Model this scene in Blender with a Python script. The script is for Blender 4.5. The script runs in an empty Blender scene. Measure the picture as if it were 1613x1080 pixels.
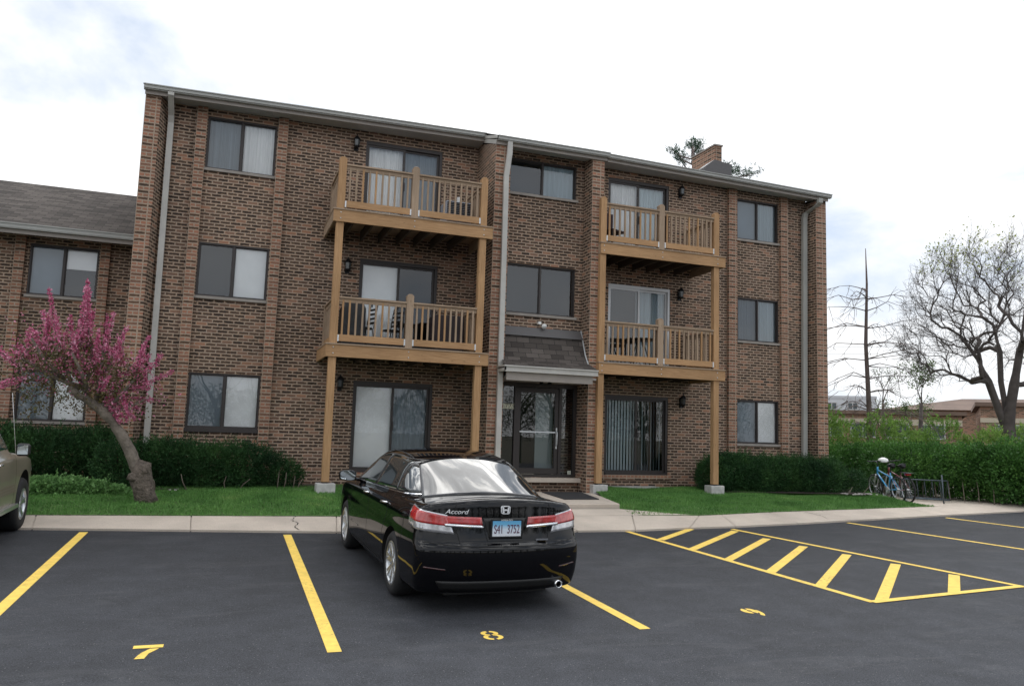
import bpy, bmesh, math, random
import numpy as np
from mathutils import Vector, Matrix
from mathutils.bvhtree import BVHTree
random.seed(7); RNG = np.random.default_rng(11)
R = math.radians
S = bpy.context.scene
COL = S.collection

# ------------------------------------------------------------------ camera
cam_d = bpy.data.cameras.new('camera'); cam = bpy.data.objects.new('camera', cam_d); COL.objects.link(cam)
CP = Vector((-2.6998, -17.7099, 1.0206)); YAW, PITCH, ROLL = .3456, .1102, .0325
f0 = Vector((math.sin(YAW)*math.cos(PITCH), math.cos(YAW)*math.cos(PITCH), math.sin(PITCH)))
r0 = Vector((math.cos(YAW), -math.sin(YAW), 0)); u0 = r0.cross(f0)
r1 = math.cos(ROLL)*r0 + math.sin(ROLL)*u0; u1 = -math.sin(ROLL)*r0 + math.cos(ROLL)*u0
cam.matrix_world = Matrix(((r1.x, u1.x, -f0.x, CP.x), (r1.y, u1.y, -f0.y, CP.y), (r1.z, u1.z, -f0.z, CP.z), (0, 0, 0, 1)))
cam_d.sensor_width = 36; cam_d.lens = 36*1236.941/1613; cam_d.clip_start = .1; cam_d.clip_end = 2000
S.camera = cam

# ------------------------------------------------------------------ world: bright broken overcast
SUN_EL, SUN_AZ = 52, 27          # azimuth clockwise from +y
w = bpy.data.worlds.new('World'); S.world = w; w.use_nodes = True
nt = w.node_tree; nt.nodes.clear()
def N(nt, t, **k):
    n = nt.nodes.new(t)
    for a, b in k.items():
        if a == 'inp':
            for i, v in b.items(): n.inputs[i].default_value = v
        else: setattr(n, a, b)
    return n
def ramp(nt, pts, fac=None, interp='LINEAR'):
    n = nt.nodes.new('ShaderNodeValToRGB'); cr = n.color_ramp; cr.interpolation = interp
    while len(cr.elements) > len(pts): cr.elements.remove(cr.elements[-1])
    while len(cr.elements) < len(pts): cr.elements.new(1)
    for e, (p, c) in zip(cr.elements, pts):
        e.position = p; e.color = (c, c, c, 1) if not hasattr(c, '__len__') else (*c, 1)
    if fac is not None: nt.links.new(fac, n.inputs[0])
    return n
sky = N(nt, 'ShaderNodeTexSky', sky_type='NISHITA', sun_disc=False, sun_elevation=R(SUN_EL), sun_rotation=R(SUN_AZ))
bg1 = N(nt, 'ShaderNodeBackground', inp={1: .14}); nt.links.new(sky.outputs[0], bg1.inputs[0])
tc = N(nt, 'ShaderNodeTexCoord')
mp = N(nt, 'ShaderNodeMapping', inp={3: (1, 1, 2.2), 1: (3.1, .4, 1.7)}); nt.links.new(tc.outputs['Generated'], mp.inputs[0])
nz = N(nt, 'ShaderNodeTexNoise', inp={'Scale': 1.9, 'Detail': 7, 'Roughness': .55, 'Distortion': .35}); nt.links.new(mp.outputs[0], nz.inputs[0])
nz2 = N(nt, 'ShaderNodeTexNoise', inp={'Scale': 4.6, 'Detail': 9, 'Roughness': .6, 'Distortion': .5}); nt.links.new(mp.outputs[0], nz2.inputs[0])
# thick parts of the cloud deck are greyer towards the sunny side behind the camera, thin parts nearly white
sp = N(nt, 'ShaderNodeSeparateXYZ'); nt.links.new(tc.outputs['Generated'], sp.inputs[0])
back = N(nt, 'ShaderNodeMapRange', inp={1: .50, 2: .62, 3: 0, 4: 1}); nt.links.new(sp.outputs[2], back.inputs[0])
cA = ramp(nt, [(.39, (.66, .74, .86)), (.47, (.98, 1.01, 1.05)), (.56, (1.15, 1.15, 1.15)), (.7, (1.2, 1.2, 1.2))], nz.outputs[0])
cB = ramp(nt, [(.42, (.42, .47, .55)), (.50, (.75, .82, .92)), (.53, (1.7, 1.7, 1.7)), (.60, (3.4, 3.4, 3.35))], nz2.outputs[0])
hb = N(nt, 'ShaderNodeMapRange', inp={1: .15, 2: -.35, 3: 0, 4: 1}); nt.links.new(sp.outputs[1], hb.inputs[0])
cC = ramp(nt, [(.36, (.74, .83, .96)), (.5, (.95, .99, 1.05)), (.62, (1.2, 1.22, 1.24))], nz.outputs[0])
mxa = N(nt, 'ShaderNodeMix', data_type='RGBA'); nt.links.new(hb.outputs[0], mxa.inputs[0]); nt.links.new(cA.outputs[0], mxa.inputs[6]); nt.links.new(cC.outputs[0], mxa.inputs[7])
mxc = N(nt, 'ShaderNodeMix', data_type='RGBA'); nt.links.new(back.outputs[0], mxc.inputs[0]); nt.links.new(mxa.outputs[2], mxc.inputs[6]); nt.links.new(cB.outputs[0], mxc.inputs[7])
sdv = (math.sin(R(SUN_AZ))*math.cos(R(SUN_EL)), math.cos(R(SUN_AZ))*math.cos(R(SUN_EL)), math.sin(R(SUN_EL)))
dt = N(nt, 'ShaderNodeVectorMath', operation='DOT_PRODUCT'); nt.links.new(tc.outputs['Generated'], dt.inputs[0]); dt.inputs[1].default_value = sdv
glow = N(nt, 'ShaderNodeMapRange', inp={1: .78, 2: .99, 3: 1.0, 4: 2.1}); glow.interpolation_type = 'SMOOTHSTEP'; nt.links.new(dt.outputs['Value'], glow.inputs[0])
vsc = N(nt, 'ShaderNodeVectorMath', operation='SCALE'); nt.links.new(mxc.outputs[2], vsc.inputs[0]); nt.links.new(glow.outputs[0], vsc.inputs[3])
bg2 = N(nt, 'ShaderNodeBackground', inp={1: 1.0}); nt.links.new(vsc.outputs[0], bg2.inputs[0])
cov = ramp(nt, [(.36, .75), (.46, .97)], nz.outputs[0])
mxs = N(nt, 'ShaderNodeMixShader'); nt.links.new(cov.outputs[0], mxs.inputs[0]); nt.links.new(bg1.outputs[0], mxs.inputs[1]); nt.links.new(bg2.outputs[0], mxs.inputs[2])
wo = N(nt, 'ShaderNodeOutputWorld'); nt.links.new(mxs.outputs[0], wo.inputs[0])
sl = bpy.data.lights.new('sun', 'SUN'); sl.energy = .5; sl.angle = R(26); sl.color = (1, .96, .9)
so = bpy.data.objects.new('sun', sl); COL.objects.link(so)
sd = Vector((math.sin(R(SUN_AZ))*math.cos(R(SUN_EL)), math.cos(R(SUN_AZ))*math.cos(R(SUN_EL)), math.sin(R(SUN_EL))))
so.rotation_euler = (-sd).to_track_quat('-Z', 'Y').to_euler()
S.view_settings.view_transform = 'Standard'; S.view_settings.look = 'None'; S.view_settings.gamma = 1; S.view_settings.exposure = 0.12

# ------------------------------------------------------------------ materials
MATS = {}
def mat(name, col=(.5, .5, .5), rough=.7, metal=0, spec=.5, coat=0, noise=None, bump=None, uv=False, emit=None):
    """noise = (scale, amount, detail): value variation; bump = (scale, strength, dist)"""
    if name in MATS: return MATS[name]
    m = bpy.data.materials.new(name); m.use_nodes = True; t = m.node_tree
    b = t.nodes['Principled BSDF']
    b.inputs['Base Color'].default_value = (*col, 1); b.inputs['Roughness'].default_value = rough
    b.inputs['Metallic'].default_value = metal; b.inputs['Specular IOR Level'].default_value = spec
    b.inputs['Coat Weight'].default_value = coat; b.inputs['Coat Roughness'].default_value = .03
    c = N(t, 'ShaderNodeTexCoord'); src = c.outputs['UV' if uv else 'Object']
    if noise:
        n = N(t, 'ShaderNodeTexNoise', inp={'Scale': noise[0], 'Detail': noise[2] if len(noise) > 2 else 5, 'Roughness': .6}); t.links.new(src, n.inputs[0])
        a = noise[1]
        rr = ramp(t, [(.3, tuple(max(0, q*(1-a)) for q in col)), (.7, tuple(min(1, q*(1+a)) for q in col))], n.outputs[0])
        t.links.new(rr.outputs[0], b.inputs['Base Color'])
    if bump:
        n2 = N(t, 'ShaderNodeTexNoise', inp={'Scale': bump[0], 'Detail': 4}); t.links.new(src, n2.inputs[0])
        bp = N(t, 'ShaderNodeBump', inp={'Strength': bump[1], 'Distance': bump[2]}); t.links.new(n2.outputs[0], bp.inputs['Height'])
        t.links.new(bp.outputs[0], b.inputs['Normal'])
    MATS[name] = m; return m
def M2(t, op, a, b=None, c=None):
    n = t.nodes.new('ShaderNodeMath'); n.operation = op
    for i, v in enumerate((a, b, c)):
        if v is None: continue
        if isinstance(v, (int, float)): n.inputs[i].default_value = v
        else: t.links.new(v, n.inputs[i])
    return n.outputs[0]
def brick_mat(name, orange=0.0, bl=.213, bh=.0715):
    m = bpy.data.materials.new(name); m.use_nodes = True; t = m.node_tree; b = t.nodes['Principled BSDF']
    b.inputs['Roughness'].default_value = .9; b.inputs['Specular IOR Level'].default_value = .2
    tc = N(t, 'ShaderNodeTexCoord'); sp = N(t, 'ShaderNodeSeparateXYZ'); t.links.new(tc.outputs['UV'], sp.inputs[0])
    V = M2(t, 'DIVIDE', sp.outputs[1], bh); row = M2(t, 'FLOOR', V); fv = M2(t, 'FRACT', V)
    par = M2(t, 'MODULO', M2(t, 'ADD', row, 200), 2)
    if orange >= 1:   # quoin-like bond: a dark stretcher, then two orange headers
        U = M2(t, 'MULTIPLY', M2(t, 'DIVIDE', sp.outputs[0], .213), M2(t, 'ADD', par, 1)); blv = M2(t, 'DIVIDE', .213, M2(t, 'ADD', par, 1))
    else: U = M2(t, 'ADD', M2(t, 'DIVIDE', sp.outputs[0], bl), M2(t, 'MULTIPLY', par, .5)); blv = bl
    U = M2(t, 'ADD', U, 0); cu = M2(t, 'FLOOR', U); fu = M2(t, 'FRACT', U)
    cb = N(t, 'ShaderNodeCombineXYZ'); t.links.new(cu, cb.inputs[0]); t.links.new(row, cb.inputs[1]); cb.inputs[2].default_value = 3.3 + orange
    wn = N(t, 'ShaderNodeTexWhiteNoise'); t.links.new(cb.outputs[0], wn.inputs[0])
    # distance to brick edge, metres
    du = M2(t, 'MULTIPLY', M2(t, 'MINIMUM', fu, M2(t, 'SUBTRACT', 1, fu)), blv)
    dv = M2(t, 'MULTIPLY', M2(t, 'MINIMUM', fv, M2(t, 'SUBTRACT', 1, fv)), bh)
    d = M2(t, 'MINIMUM', du, dv)
    nf = N(t, 'ShaderNodeTexNoise', inp={'Scale': 55, 'Detail': 3}); t.links.new(tc.outputs['UV'], nf.inputs[0])
    nm = N(t, 'ShaderNodeTexNoise', inp={'Scale': 18, 'Detail': 3, 'Roughness': .7}); t.links.new(tc.outputs['UV'], nm.inputs[0])
    nl = N(t, 'ShaderNodeTexNoise', inp={'Scale': .55, 'Detail': 4, 'Roughness': .6}); t.links.new(tc.outputs['UV'], nl.inputs[0])
    o = orange
    edge = ramp(t, [(0, (.28, .18, .118)), (.25, (.37, .23, .145)), (.55, (.43, .285, .185)), (.8, (.34, .24, .17)), (1, (.46, .23, .13))], wn.outputs[0])
    face = ramp(t, [(0, (.040, .031, .026)), (.35, (.068, .049, .039)), (.62, (.10, .068, .051)), (.80, (.12, .075, .056)), (.9, (.23, .14, .10)), (1, (.32, .175, .115))] if not o else
                [(0, (.06, .045, .035)), (.22, (.11, .068, .048)), (.45, (.25, .135, .095)), (1, (.37, .17, .11))], N(t, 'ShaderNodeSeparateColor').outputs[0])
    sc = face.inputs[0].links[0].from_node; t.links.new(wn.outputs[1], sc.inputs[0])
    if orange >= 1:
        fr_ = M2(t, 'ADD', M2(t, 'MULTIPLY', sc.outputs[0], .45), M2(t, 'MULTIPLY', par, .55)); t.links.new(fr_, face.inputs[0])
    # dark flashed face inside a lighter rim, its outline ragged
    dd = M2(t, 'ADD', d, M2(t, 'MULTIPLY', M2(t, 'SUBTRACT', nm.outputs[0], .5), .045))
    fm = ramp(t, [(0, 0), (.0125*20, 0), (.0175*20, 1)], M2(t, 'MULTIPLY', dd, 20))
    mx = N(t, 'ShaderNodeMix', data_type='RGBA'); t.links.new(fm.outputs[0], mx.inputs[0]); t.links.new(edge.outputs[0], mx.inputs[6]); t.links.new(face.outputs[0], mx.inputs[7])
    mm = ramp(t, [(0, 1), (.0056*40, 1), (.0076*40, 0)], M2(t, 'MULTIPLY', d, 40))
    mortar = ramp(t, [(.3, (.33, .27, .215)), (.7, (.44, .37, .305))], nf.outputs[0])
    mx2 = N(t, 'ShaderNodeMix', data_type='RGBA'); t.links.new(mm.outputs[0], mx2.inputs[0]); t.links.new(mx.outputs[2], mx2.inputs[6]); t.links.new(mortar.outputs[0], mx2.inputs[7])
    tint = ramp(t, [(.3, .80), (.7, 1.16)], nl.outputs[0])
    mx3 = N(t, 'ShaderNodeMix', data_type='RGBA', blend_type='MULTIPLY', inp={0: 1.0}); t.links.new(mx2.outputs[2], mx3.inputs[6]); t.links.new(tint.outputs[0], mx3.inputs[7])
    t.links.new(mx3.outputs[2], b.inputs['Base Color'])
    h = M2(t, 'ADD', M2(t, 'SUBTRACT', 1, mm.outputs[0]), M2(t, 'MULTIPLY', nf.outputs[0], .35))
    bp = N(t, 'ShaderNodeBump', inp={'Strength': .8, 'Distance': .006}); t.links.new(h, bp.inputs['Height']); t.links.new(bp.outputs[0], b.inputs['Normal'])
    return m
BRICK = brick_mat('brick_brown'); BRICKP = brick_mat('brick_orange', 1.0, .213, .0715)
def wood_mat(name, c1, c2):
    m = bpy.data.materials.new(name); m.use_nodes = True; t = m.node_tree; b = t.nodes['Principled BSDF']
    b.inputs['Roughness'].default_value = .75; b.inputs['Specular IOR Level'].default_value = .25
    tc = N(t, 'ShaderNodeTexCoord')
    mp = N(t, 'ShaderNodeMapping', inp={3: (1.2, 24, 1)}); t.links.new(tc.outputs['UV'], mp.inputs[0])
    n = N(t, 'ShaderNodeTexNoise', inp={'Scale': 2.2, 'Detail': 6, 'Roughness': .65, 'Distortion': .6}); t.links.new(mp.outputs[0], n.inputs[0])
    n2 = N(t, 'ShaderNodeTexNoise', inp={'Scale': .8, 'Detail': 2}); t.links.new(tc.outputs['UV'], n2.inputs[0])
    vo = N(t, 'ShaderNodeTexVoronoi', inp={'Scale': 3.2}); mp2 = N(t, 'ShaderNodeMapping', inp={3: (1, 3.2, 1)}); t.links.new(tc.outputs['UV'], mp2.inputs[0]); t.links.new(mp2.outputs[0], vo.inputs[0])
    k = ramp(t, [(0, .45), (.07, .55), (.1, 1)], vo.outputs[0])
    cr = ramp(t, [(.3, c1), (.7, c2)], n.outputs[0]); tn = ramp(t, [(.3, .85), (.7, 1.12)], n2.outputs[0])
    a = N(t, 'ShaderNodeMix', data_type='RGBA', blend_type='MULTIPLY', inp={0: 1.0}); t.links.new(cr.outputs[0], a.inputs[6]); t.links.new(tn.outputs[0], a.inputs[7])
    a2 = N(t, 'ShaderNodeMix', data_type='RGBA', blend_type='MULTIPLY', inp={0: .8}); t.links.new(a.outputs[2], a2.inputs[6]); t.links.new(k.outputs[0], a2.inputs[7])
    t.links.new(a2.outputs[2], b.inputs['Base Color'])
    bp = N(t, 'ShaderNodeBump', inp={'Strength': .25, 'Distance': .004}); t.links.new(n.outputs[0], bp.inputs['Height']); t.links.new(bp.outputs[0], b.inputs['Normal'])
    return m
WOOD = wood_mat('cedar_wood', (.33, .185, .088), (.51, .315, .165))
WOOD2 = wood_mat('weathered_wood', (.27, .19, .13), (.43, .32, .225))
WOODJ = wood_mat('shaded_joist_wood', (.06, .045, .035), (.11, .085, .065))  # dark copy of the wood: shade under the decks put into the colour
def glass_mat(name, tint=(.8, .85, .85), refl=1.0):
    m = bpy.data.materials.new(name); m.use_nodes = True; t = m.node_tree; t.nodes.clear()
    out = N(t, 'ShaderNodeOutputMaterial'); tr = N(t, 'ShaderNodeBsdfTransparent', inp={0: (*tint, 1)}); gl = N(t, 'ShaderNodeBsdfGlossy', inp={0: (1, 1, 1, 1), 'Roughness': .0})
    fr = N(t, 'ShaderNodeFresnel', inp={0: 1.62}); f = M2(t, 'MULTIPLY', fr.outputs[0], refl)
    ms = N(t, 'ShaderNodeMixShader'); t.links.new(f, ms.inputs[0]); t.links.new(tr.outputs[0], ms.inputs[1]); t.links.new(gl.outputs[0], ms.inputs[2]); t.links.new(ms.outputs[0], out.inputs[0])
    return m
GLASS = glass_mat('window_glass', (.98, .99, .99), 1.5); GLASSD = glass_mat('screened_glass', (.46, .51, .55), 1.2); GLASSC = glass_mat('clear_glass', (.72, .80, .83), 1.5)
BRONZE = mat('bronze_frame', (.045, .038, .036), .45, .3); ALU = mat('silver_frame', (.5, .5, .5), .4, .4)
TRIM = mat('taupe_trim', (.30, .265, .235), .5, noise=(3, .08)); GUTTER = mat('grey_gutter', (.36, .36, .335), .4, noise=(2, .08)); PIPE = mat('downspout_paint', (.47, .455, .42), .4, noise=(3, .1))
SOFFIT = mat('soffit_paint', (.40, .41, .40), .7, noise=(2, .08))
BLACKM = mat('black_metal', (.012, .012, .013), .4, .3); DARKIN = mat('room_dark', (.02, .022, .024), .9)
GALV = mat('galvanized', (.62, .64, .65), .4, .5); STONE = mat('sill_stone', (.30, .27, .24), .8, noise=(6, .15))
CONC = mat('footing_concrete', (.46, .45, .43), .9, noise=(9, .2), bump=(40, .3, .01))
WHITE = mat('white_plastic', (.75, .75, .73), .4)

# ------------------------------------------------------------------ mesh helpers
def tag(o, label=None, cat=None, group=None, kind=None):
    for k, v in (('label', label), ('category', cat), ('group', group), ('kind', kind)):
        if v: o[k] = v
    return o
def empty(name, loc, rz=0, **k):
    o = bpy.data.objects.new(name, None); COL.objects.link(o); o.location = loc; o.rotation_euler = (0, 0, rz); o.empty_display_size = .2
    return tag(o, **k)
class MB:
    def __init__(s): s.v = []; s.f = []; s.uv = []; s.sm = []
    def add(s, vs, fs, uvs=None, smooth=False):
        n = len(s.v); s.v += [tuple(p) for p in vs]
        for i, f in enumerate(fs):
            s.f.append(tuple(n+j for j in f)); s.sm.append(smooth); s.uv.append(uvs[i] if uvs else None)
        return s
    def box(s, x0, x1, y0, y1, z0, z1, grain=None):
        if x0 > x1: x0, x1 = x1, x0
        if y0 > y1: y0, y1 = y1, y0
        if z0 > z1: z0, z1 = z1, z0
        v = [(x, y, z) for z in (z0, z1) for y in (y0, y1) for x in (x0, x1)]
        f = [(0, 2, 3, 1), (4, 5, 7, 6), (0, 1, 5, 4), (2, 6, 7, 3), (0, 4, 6, 2), (1, 3, 7, 5)]
        uvs = None
        if grain is not None:
            ax = int(np.argmax((x1-x0, y1-y0, z1-z0))); o = random.random()*50; o2 = random.random()*50; uvs = []
            for q in f:
                other = [a for a in (0, 1, 2) if a != ax and len({v[j][a] for j in q}) > 1] or [a for a in (0, 1, 2) if a != ax]
                if len({v[j][ax] for j in q}) > 1: uvs.append([(v[j][ax]+o, v[j][other[0]]+o2) for j in q])
                else: uvs.append([(v[j][other[0]]*.1+o, v[j][other[-1]]+o2) for j in q])
        return s.add(v, f, uvs)
    def tube(s, pts, r, n=8, cap=True, smooth=True):
        pts = [Vector(p) for p in pts]; rs = r if hasattr(r, '__len__') else [r]*len(pts)
        vs = []; up = None
        for i, p in enumerate(pts):
            d = (pts[min(i+1, len(pts)-1)]-pts[max(i-1, 0)]).normalized()
            if up is None: up = d.orthogonal().normalized()
            a = (up - d*up.dot(d)); a = a.normalized() if a.length > 1e-6 else d.orthogonal().normalized(); up = a; b = d.cross(a)
            for k in range(n):
                t = 2*math.pi*k/n; vs.append(p + (a*math.cos(t)+b*math.sin(t))*rs[i])
        fs = [(i*n+k, i*n+(k+1) % n, (i+1)*n+(k+1) % n, (i+1)*n+k) for i in range(len(pts)-1) for k in range(n)]
        if cap: fs += [tuple(range(n))[::-1], tuple((len(pts)-1)*n+k for k in range(n))]
        return s.add(vs, fs, None, smooth)
    def prism(s, poly, axis, a0, a1, grain=None):
        """poly: 2D points; axis 0: (y,z), 1: (x,z), 2: (x,y)"""
        def P(p, a): return (a, p[0], p[1]) if axis == 0 else (p[0], a, p[1]) if axis == 1 else (p[0], p[1], a)
        n = len(poly); area = sum(poly[i][0]*poly[(i+1) % n][1]-poly[(i+1) % n][0]*poly[i][1] for i in range(n))
        if area < 0: poly = poly[::-1]
        v = [P(p, a0) for p in poly]+[P(p, a1) for p in poly]
        fs = [tuple(range(n)), tuple(range(n, 2*n))[::-1]]+[(i, i+n, (i+1) % n+n, (i+1) % n) for i in range(n)]
        if (axis in (0, 2)) == (a1 > a0): fs = [f[::-1] for f in fs]
        return s.add(v, fs)
    def lathe(s, prof, c, axis, n=24, smooth=True):
        """prof: (radius, offset along axis)"""
        ax = Vector(axis).normalized(); a = ax.orthogonal().normalized(); b = ax.cross(a); c = Vector(c); vs = []
        for r, h in prof:
            for k in range(n):
                t = 2*math.pi*k/n; vs.append(c+ax*h+(a*math.cos(t)+b*math.sin(t))*r)
        fs = [(i*n+k, i*n+(k+1) % n, (i+1)*n+(k+1) % n, (i+1)*n+k) for i in range(len(prof)-1) for k in range(n)]
        return s.add(vs, fs, None, smooth)
    def build(s, name, m, parent=None, bevel=0, local=False):
        me = bpy.data.meshes.new(name); me.from_pydata(s.v, [], s.f); me.materials.append(m)
        uvl = me.uv_layers.new(name='UVMap'); co = np.array([tuple(v) for v in s.v]) if s.v else np.zeros((0, 3))
        out = np.zeros((len(me.loops), 2)); k = 0
        for fi, p in enumerate(me.polygons):
            if s.uv[fi]:
                for j, q in enumerate(s.uv[fi]): out[k+j] = q
            else:
                nrm = p.normal; a = (abs(nrm.x), abs(nrm.y), abs(nrm.z)); idx = list(p.vertices)
                if a[2] >= a[0] and a[2] >= a[1]: out[k:k+len(idx)] = co[idx][:, (0, 1)]
                elif a[0] > a[1]: out[k:k+len(idx)] = co[idx][:, (1, 2)]
                else: out[k:k+len(idx)] = co[idx][:, (0, 2)]
            k += p.loop_total
        uvl.data.foreach_set('uv', out.ravel())
        me.polygons.foreach_set('use_smooth', s.sm)
        o = bpy.data.objects.new(name, me); COL.objects.link(o)
        if parent is not None:
            o.parent = parent
            if not local:
                root = parent; chain = Matrix.Identity(4)
                o.matrix_parent_inverse = world_of(parent).inverted()
        if bevel:
            b = o.modifiers.new('bevel', 'BEVEL'); b.width = bevel; b.segments = 1; b.limit_method = 'ANGLE'; b.angle_limit = R(40)
        me.update(); return o
def world_of(o):
    m = Matrix.LocRotScale(o.location, o.rotation_euler, o.scale)
    if o.parent: m = world_of(o.parent) @ o.matrix_parent_inverse @ m
    return m
def raw_mesh(name, verts, faces, m, parent=None, smooth=False, local=False, uvs=None):
    """fast numpy mesh: verts (n,3), faces (m,k)"""
    verts = np.asarray(verts, np.float32); faces = np.asarray(faces, np.int32); me = bpy.data.meshes.new(name)
    me.vertices.add(len(verts)); me.vertices.foreach_set('co', verts.ravel())
    k = faces.shape[1]; me.loops.add(faces.size); me.loops.foreach_set('vertex_index', faces.ravel())
    me.polygons.add(len(faces)); me.polygons.foreach_set('loop_start', np.arange(0, faces.size, k, dtype=np.int32)); me.polygons.foreach_set('loop_total', np.full(len(faces), k, np.int32))
    if smooth: me.polygons.foreach_set('use_smooth', np.ones(len(faces), bool))
    me.materials.append(m); me.update(calc_edges=True); me.validate()
    o = bpy.data.objects.new(name, me); COL.objects.link(o)
    if parent is not None:
        o.parent = parent
        if not local: o.matrix_parent_inverse = world_of(parent).inverted()
    return o
def copy_tree(o, parent=None):
    kids = [c for c in bpy.data.objects if c.parent == o]
    c = o.copy(); COL.objects.link(c); c.parent = parent if parent else o.parent
    for k in kids: copy_tree(k, c)
    return c
# ------------------------------------------------------------------ ground, parking lot, walks, lawn
def lotz(y): return -.6447+.0257*(y+5.0887)
def ground_mat():
    return mat('soil', (.09, .08, .05), .95, noise=(.6, .35))
vs, fs = [], []
for yy, zz in ((-400, -2.7), (-60, -2.4), (-8, -.95), (-4.7, -.70), (400, -.66)):
    vs += [(-400, yy, zz), (400, yy, zz)]
for i in range(4): fs.append((2*i, 2*i+1, 2*i+3, 2*i+2))
o = MB().add(vs, fs).build('ground', ground_mat()); tag(o, kind='structure')

m = bpy.data.materials.new('asphalt'); m.use_nodes = True; t = m.node_tree; b = t.nodes['Principled BSDF']
tc = N(t, 'ShaderNodeTexCoord'); src = tc.outputs['Object']
n1 = N(t, 'ShaderNodeTexNoise', inp={'Scale': 85, 'Detail': 5, 'Roughness': .8}); n2 = N(t, 'ShaderNodeTexNoise', inp={'Scale': .55, 'Detail': 6, 'Roughness': .62})
n3 = N(t, 'ShaderNodeTexNoise', inp={'Scale': 2.4, 'Detail': 6, 'Roughness': .7}); vo = N(t, 'ShaderNodeTexVoronoi', inp={'Scale': 34, 'Randomness': 1})
vg = N(t, 'ShaderNodeTexVoronoi', inp={'Scale': 150, 'Randomness': 1})
mpx = N(t, 'ShaderNodeMapping', inp={3: (.38, 1.3, 1), 2: (0, 0, .12)}); t.links.new(src, mpx.inputs[0])
n4 = N(t, 'ShaderNodeTexNoise', inp={'Scale': 1.7, 'Detail': 8, 'Roughness': .68, 'Distortion': .8}); t.links.new(mpx.outputs[0], n4.inputs[0])
for q in (n1, n2, n3, vo, vg): t.links.new(src, q.inputs[0])
base = ramp(t, [(.36, (.013, .0145, .0175)), (.5, (.031, .033, .039)), (.64, (.060, .063, .072))], n1.outputs[0])
pat = ramp(t, [(.35, .86), (.65, 1.14)], n2.outputs[0]); pat2 = ramp(t, [(.38, .84), (.62, 1.16)], n3.outputs[0])
scuff = ramp(t, [(.54, 0), (.62, .14), (.66, .05), (.74, .20)], n4.outputs[0])
def mul(t, a, bb, f=1.0, mode='MULTIPLY'):
    x = N(t, 'ShaderNodeMix', data_type='RGBA', blend_type=mode, inp={0: f}); t.links.new(a, x.inputs[6]); t.links.new(bb, x.inputs[7]); return x.outputs[2]
c = mul(t, mul(t, base.outputs[0], pat.outputs[0]), pat2.outputs[0])
sc = N(t, 'ShaderNodeMix', data_type='RGBA'); t.links.new(scuff.outputs[0], sc.inputs[0]); t.links.new(c, sc.inputs[6]); sc.inputs[7].default_value = (.115, .115, .118, 1)
spk = M2(t, 'MULTIPLY', ramp(t, [(0, 1), (.10, 1), (.13, 0)], vo.outputs[0]).outputs[0], ramp(t, [(.62, 0), (.66, 1)], N(t, 'ShaderNodeSeparateColor').outputs[0]).outputs[0])
t.links.new(vo.outputs[1], [n for n in t.nodes if n.bl_idname == 'ShaderNodeSeparateColor'][0].inputs[0])
sk = N(t, 'ShaderNodeMix', data_type='RGBA'); t.links.new(spk, sk.inputs[0]); t.links.new(sc.outputs[2], sk.inputs[6]); sk.inputs[7].default_value = (.20, .20, .20, 1)
# paler pavement towards the camera, darker by the kerb
sy = N(t, 'ShaderNodeSeparateXYZ'); t.links.new(src, sy.inputs[0])
yy = M2(t, 'ADD', sy.outputs[1], M2(t, 'MULTIPLY', n2.outputs[0], 3.0)); ytone = N(t, 'ShaderNodeMapRange', inp={1: -4.5, 2: -11.5, 3: .85, 4: 1.3}); t.links.new(yy, ytone.inputs[0])
cc = N(t, 'ShaderNodeCombineColor'); [t.links.new(ytone.outputs[0], cc.inputs[i]) for i in range(3)]
t.links.new(mul(t, sk.outputs[2], cc.outputs[0]), b.inputs['Base Color'])
b.inputs['Roughness'].default_value = .82; b.inputs['Specular IOR Level'].default_value = .35
hh = M2(t, 'ADD', n1.outputs[0], M2(t, 'MULTIPLY', vg.outputs[0], .8)); bp = N(t, 'ShaderNodeBump', inp={'Strength': .7, 'Distance': .006}); t.links.new(hh, bp.inputs['Height']); t.links.new(bp.outputs[0], b.inputs['Normal'])
ASPH = m
ys = [-45, -20, -8, -4.2, -1.0]
vs = [(x, y, lotz(y)) for y in ys for x in (-60, 70)]
o = MB().add(vs, [(2*i, 2*i+1, 2*i+3, 2*i+2) for i in range(len(ys)-1)]).build('parking_lot', ASPH); tag(o, kind='structure')

m = mat('concrete_walk', (.50, .43, .36), .9, noise=(1.4, .13, 8), bump=(70, .35, .004)); CW = m
t = m.node_tree; b = t.nodes['Principled BSDF']; tcn = N(t, 'ShaderNodeTexCoord'); n1 = N(t, 'ShaderNodeTexNoise', inp={'Scale': 120, 'Detail': 2}); t.links.new(tcn.outputs['Object'], n1.inputs[0])
old = b.inputs['Base Color'].links[0].from_socket; g = ramp(t, [(.3, .8), (.7, 1.15)], n1.outputs[0]); t.links.new(mul(t, old, g.outputs[0]), b.inputs['Base Color'])
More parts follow.
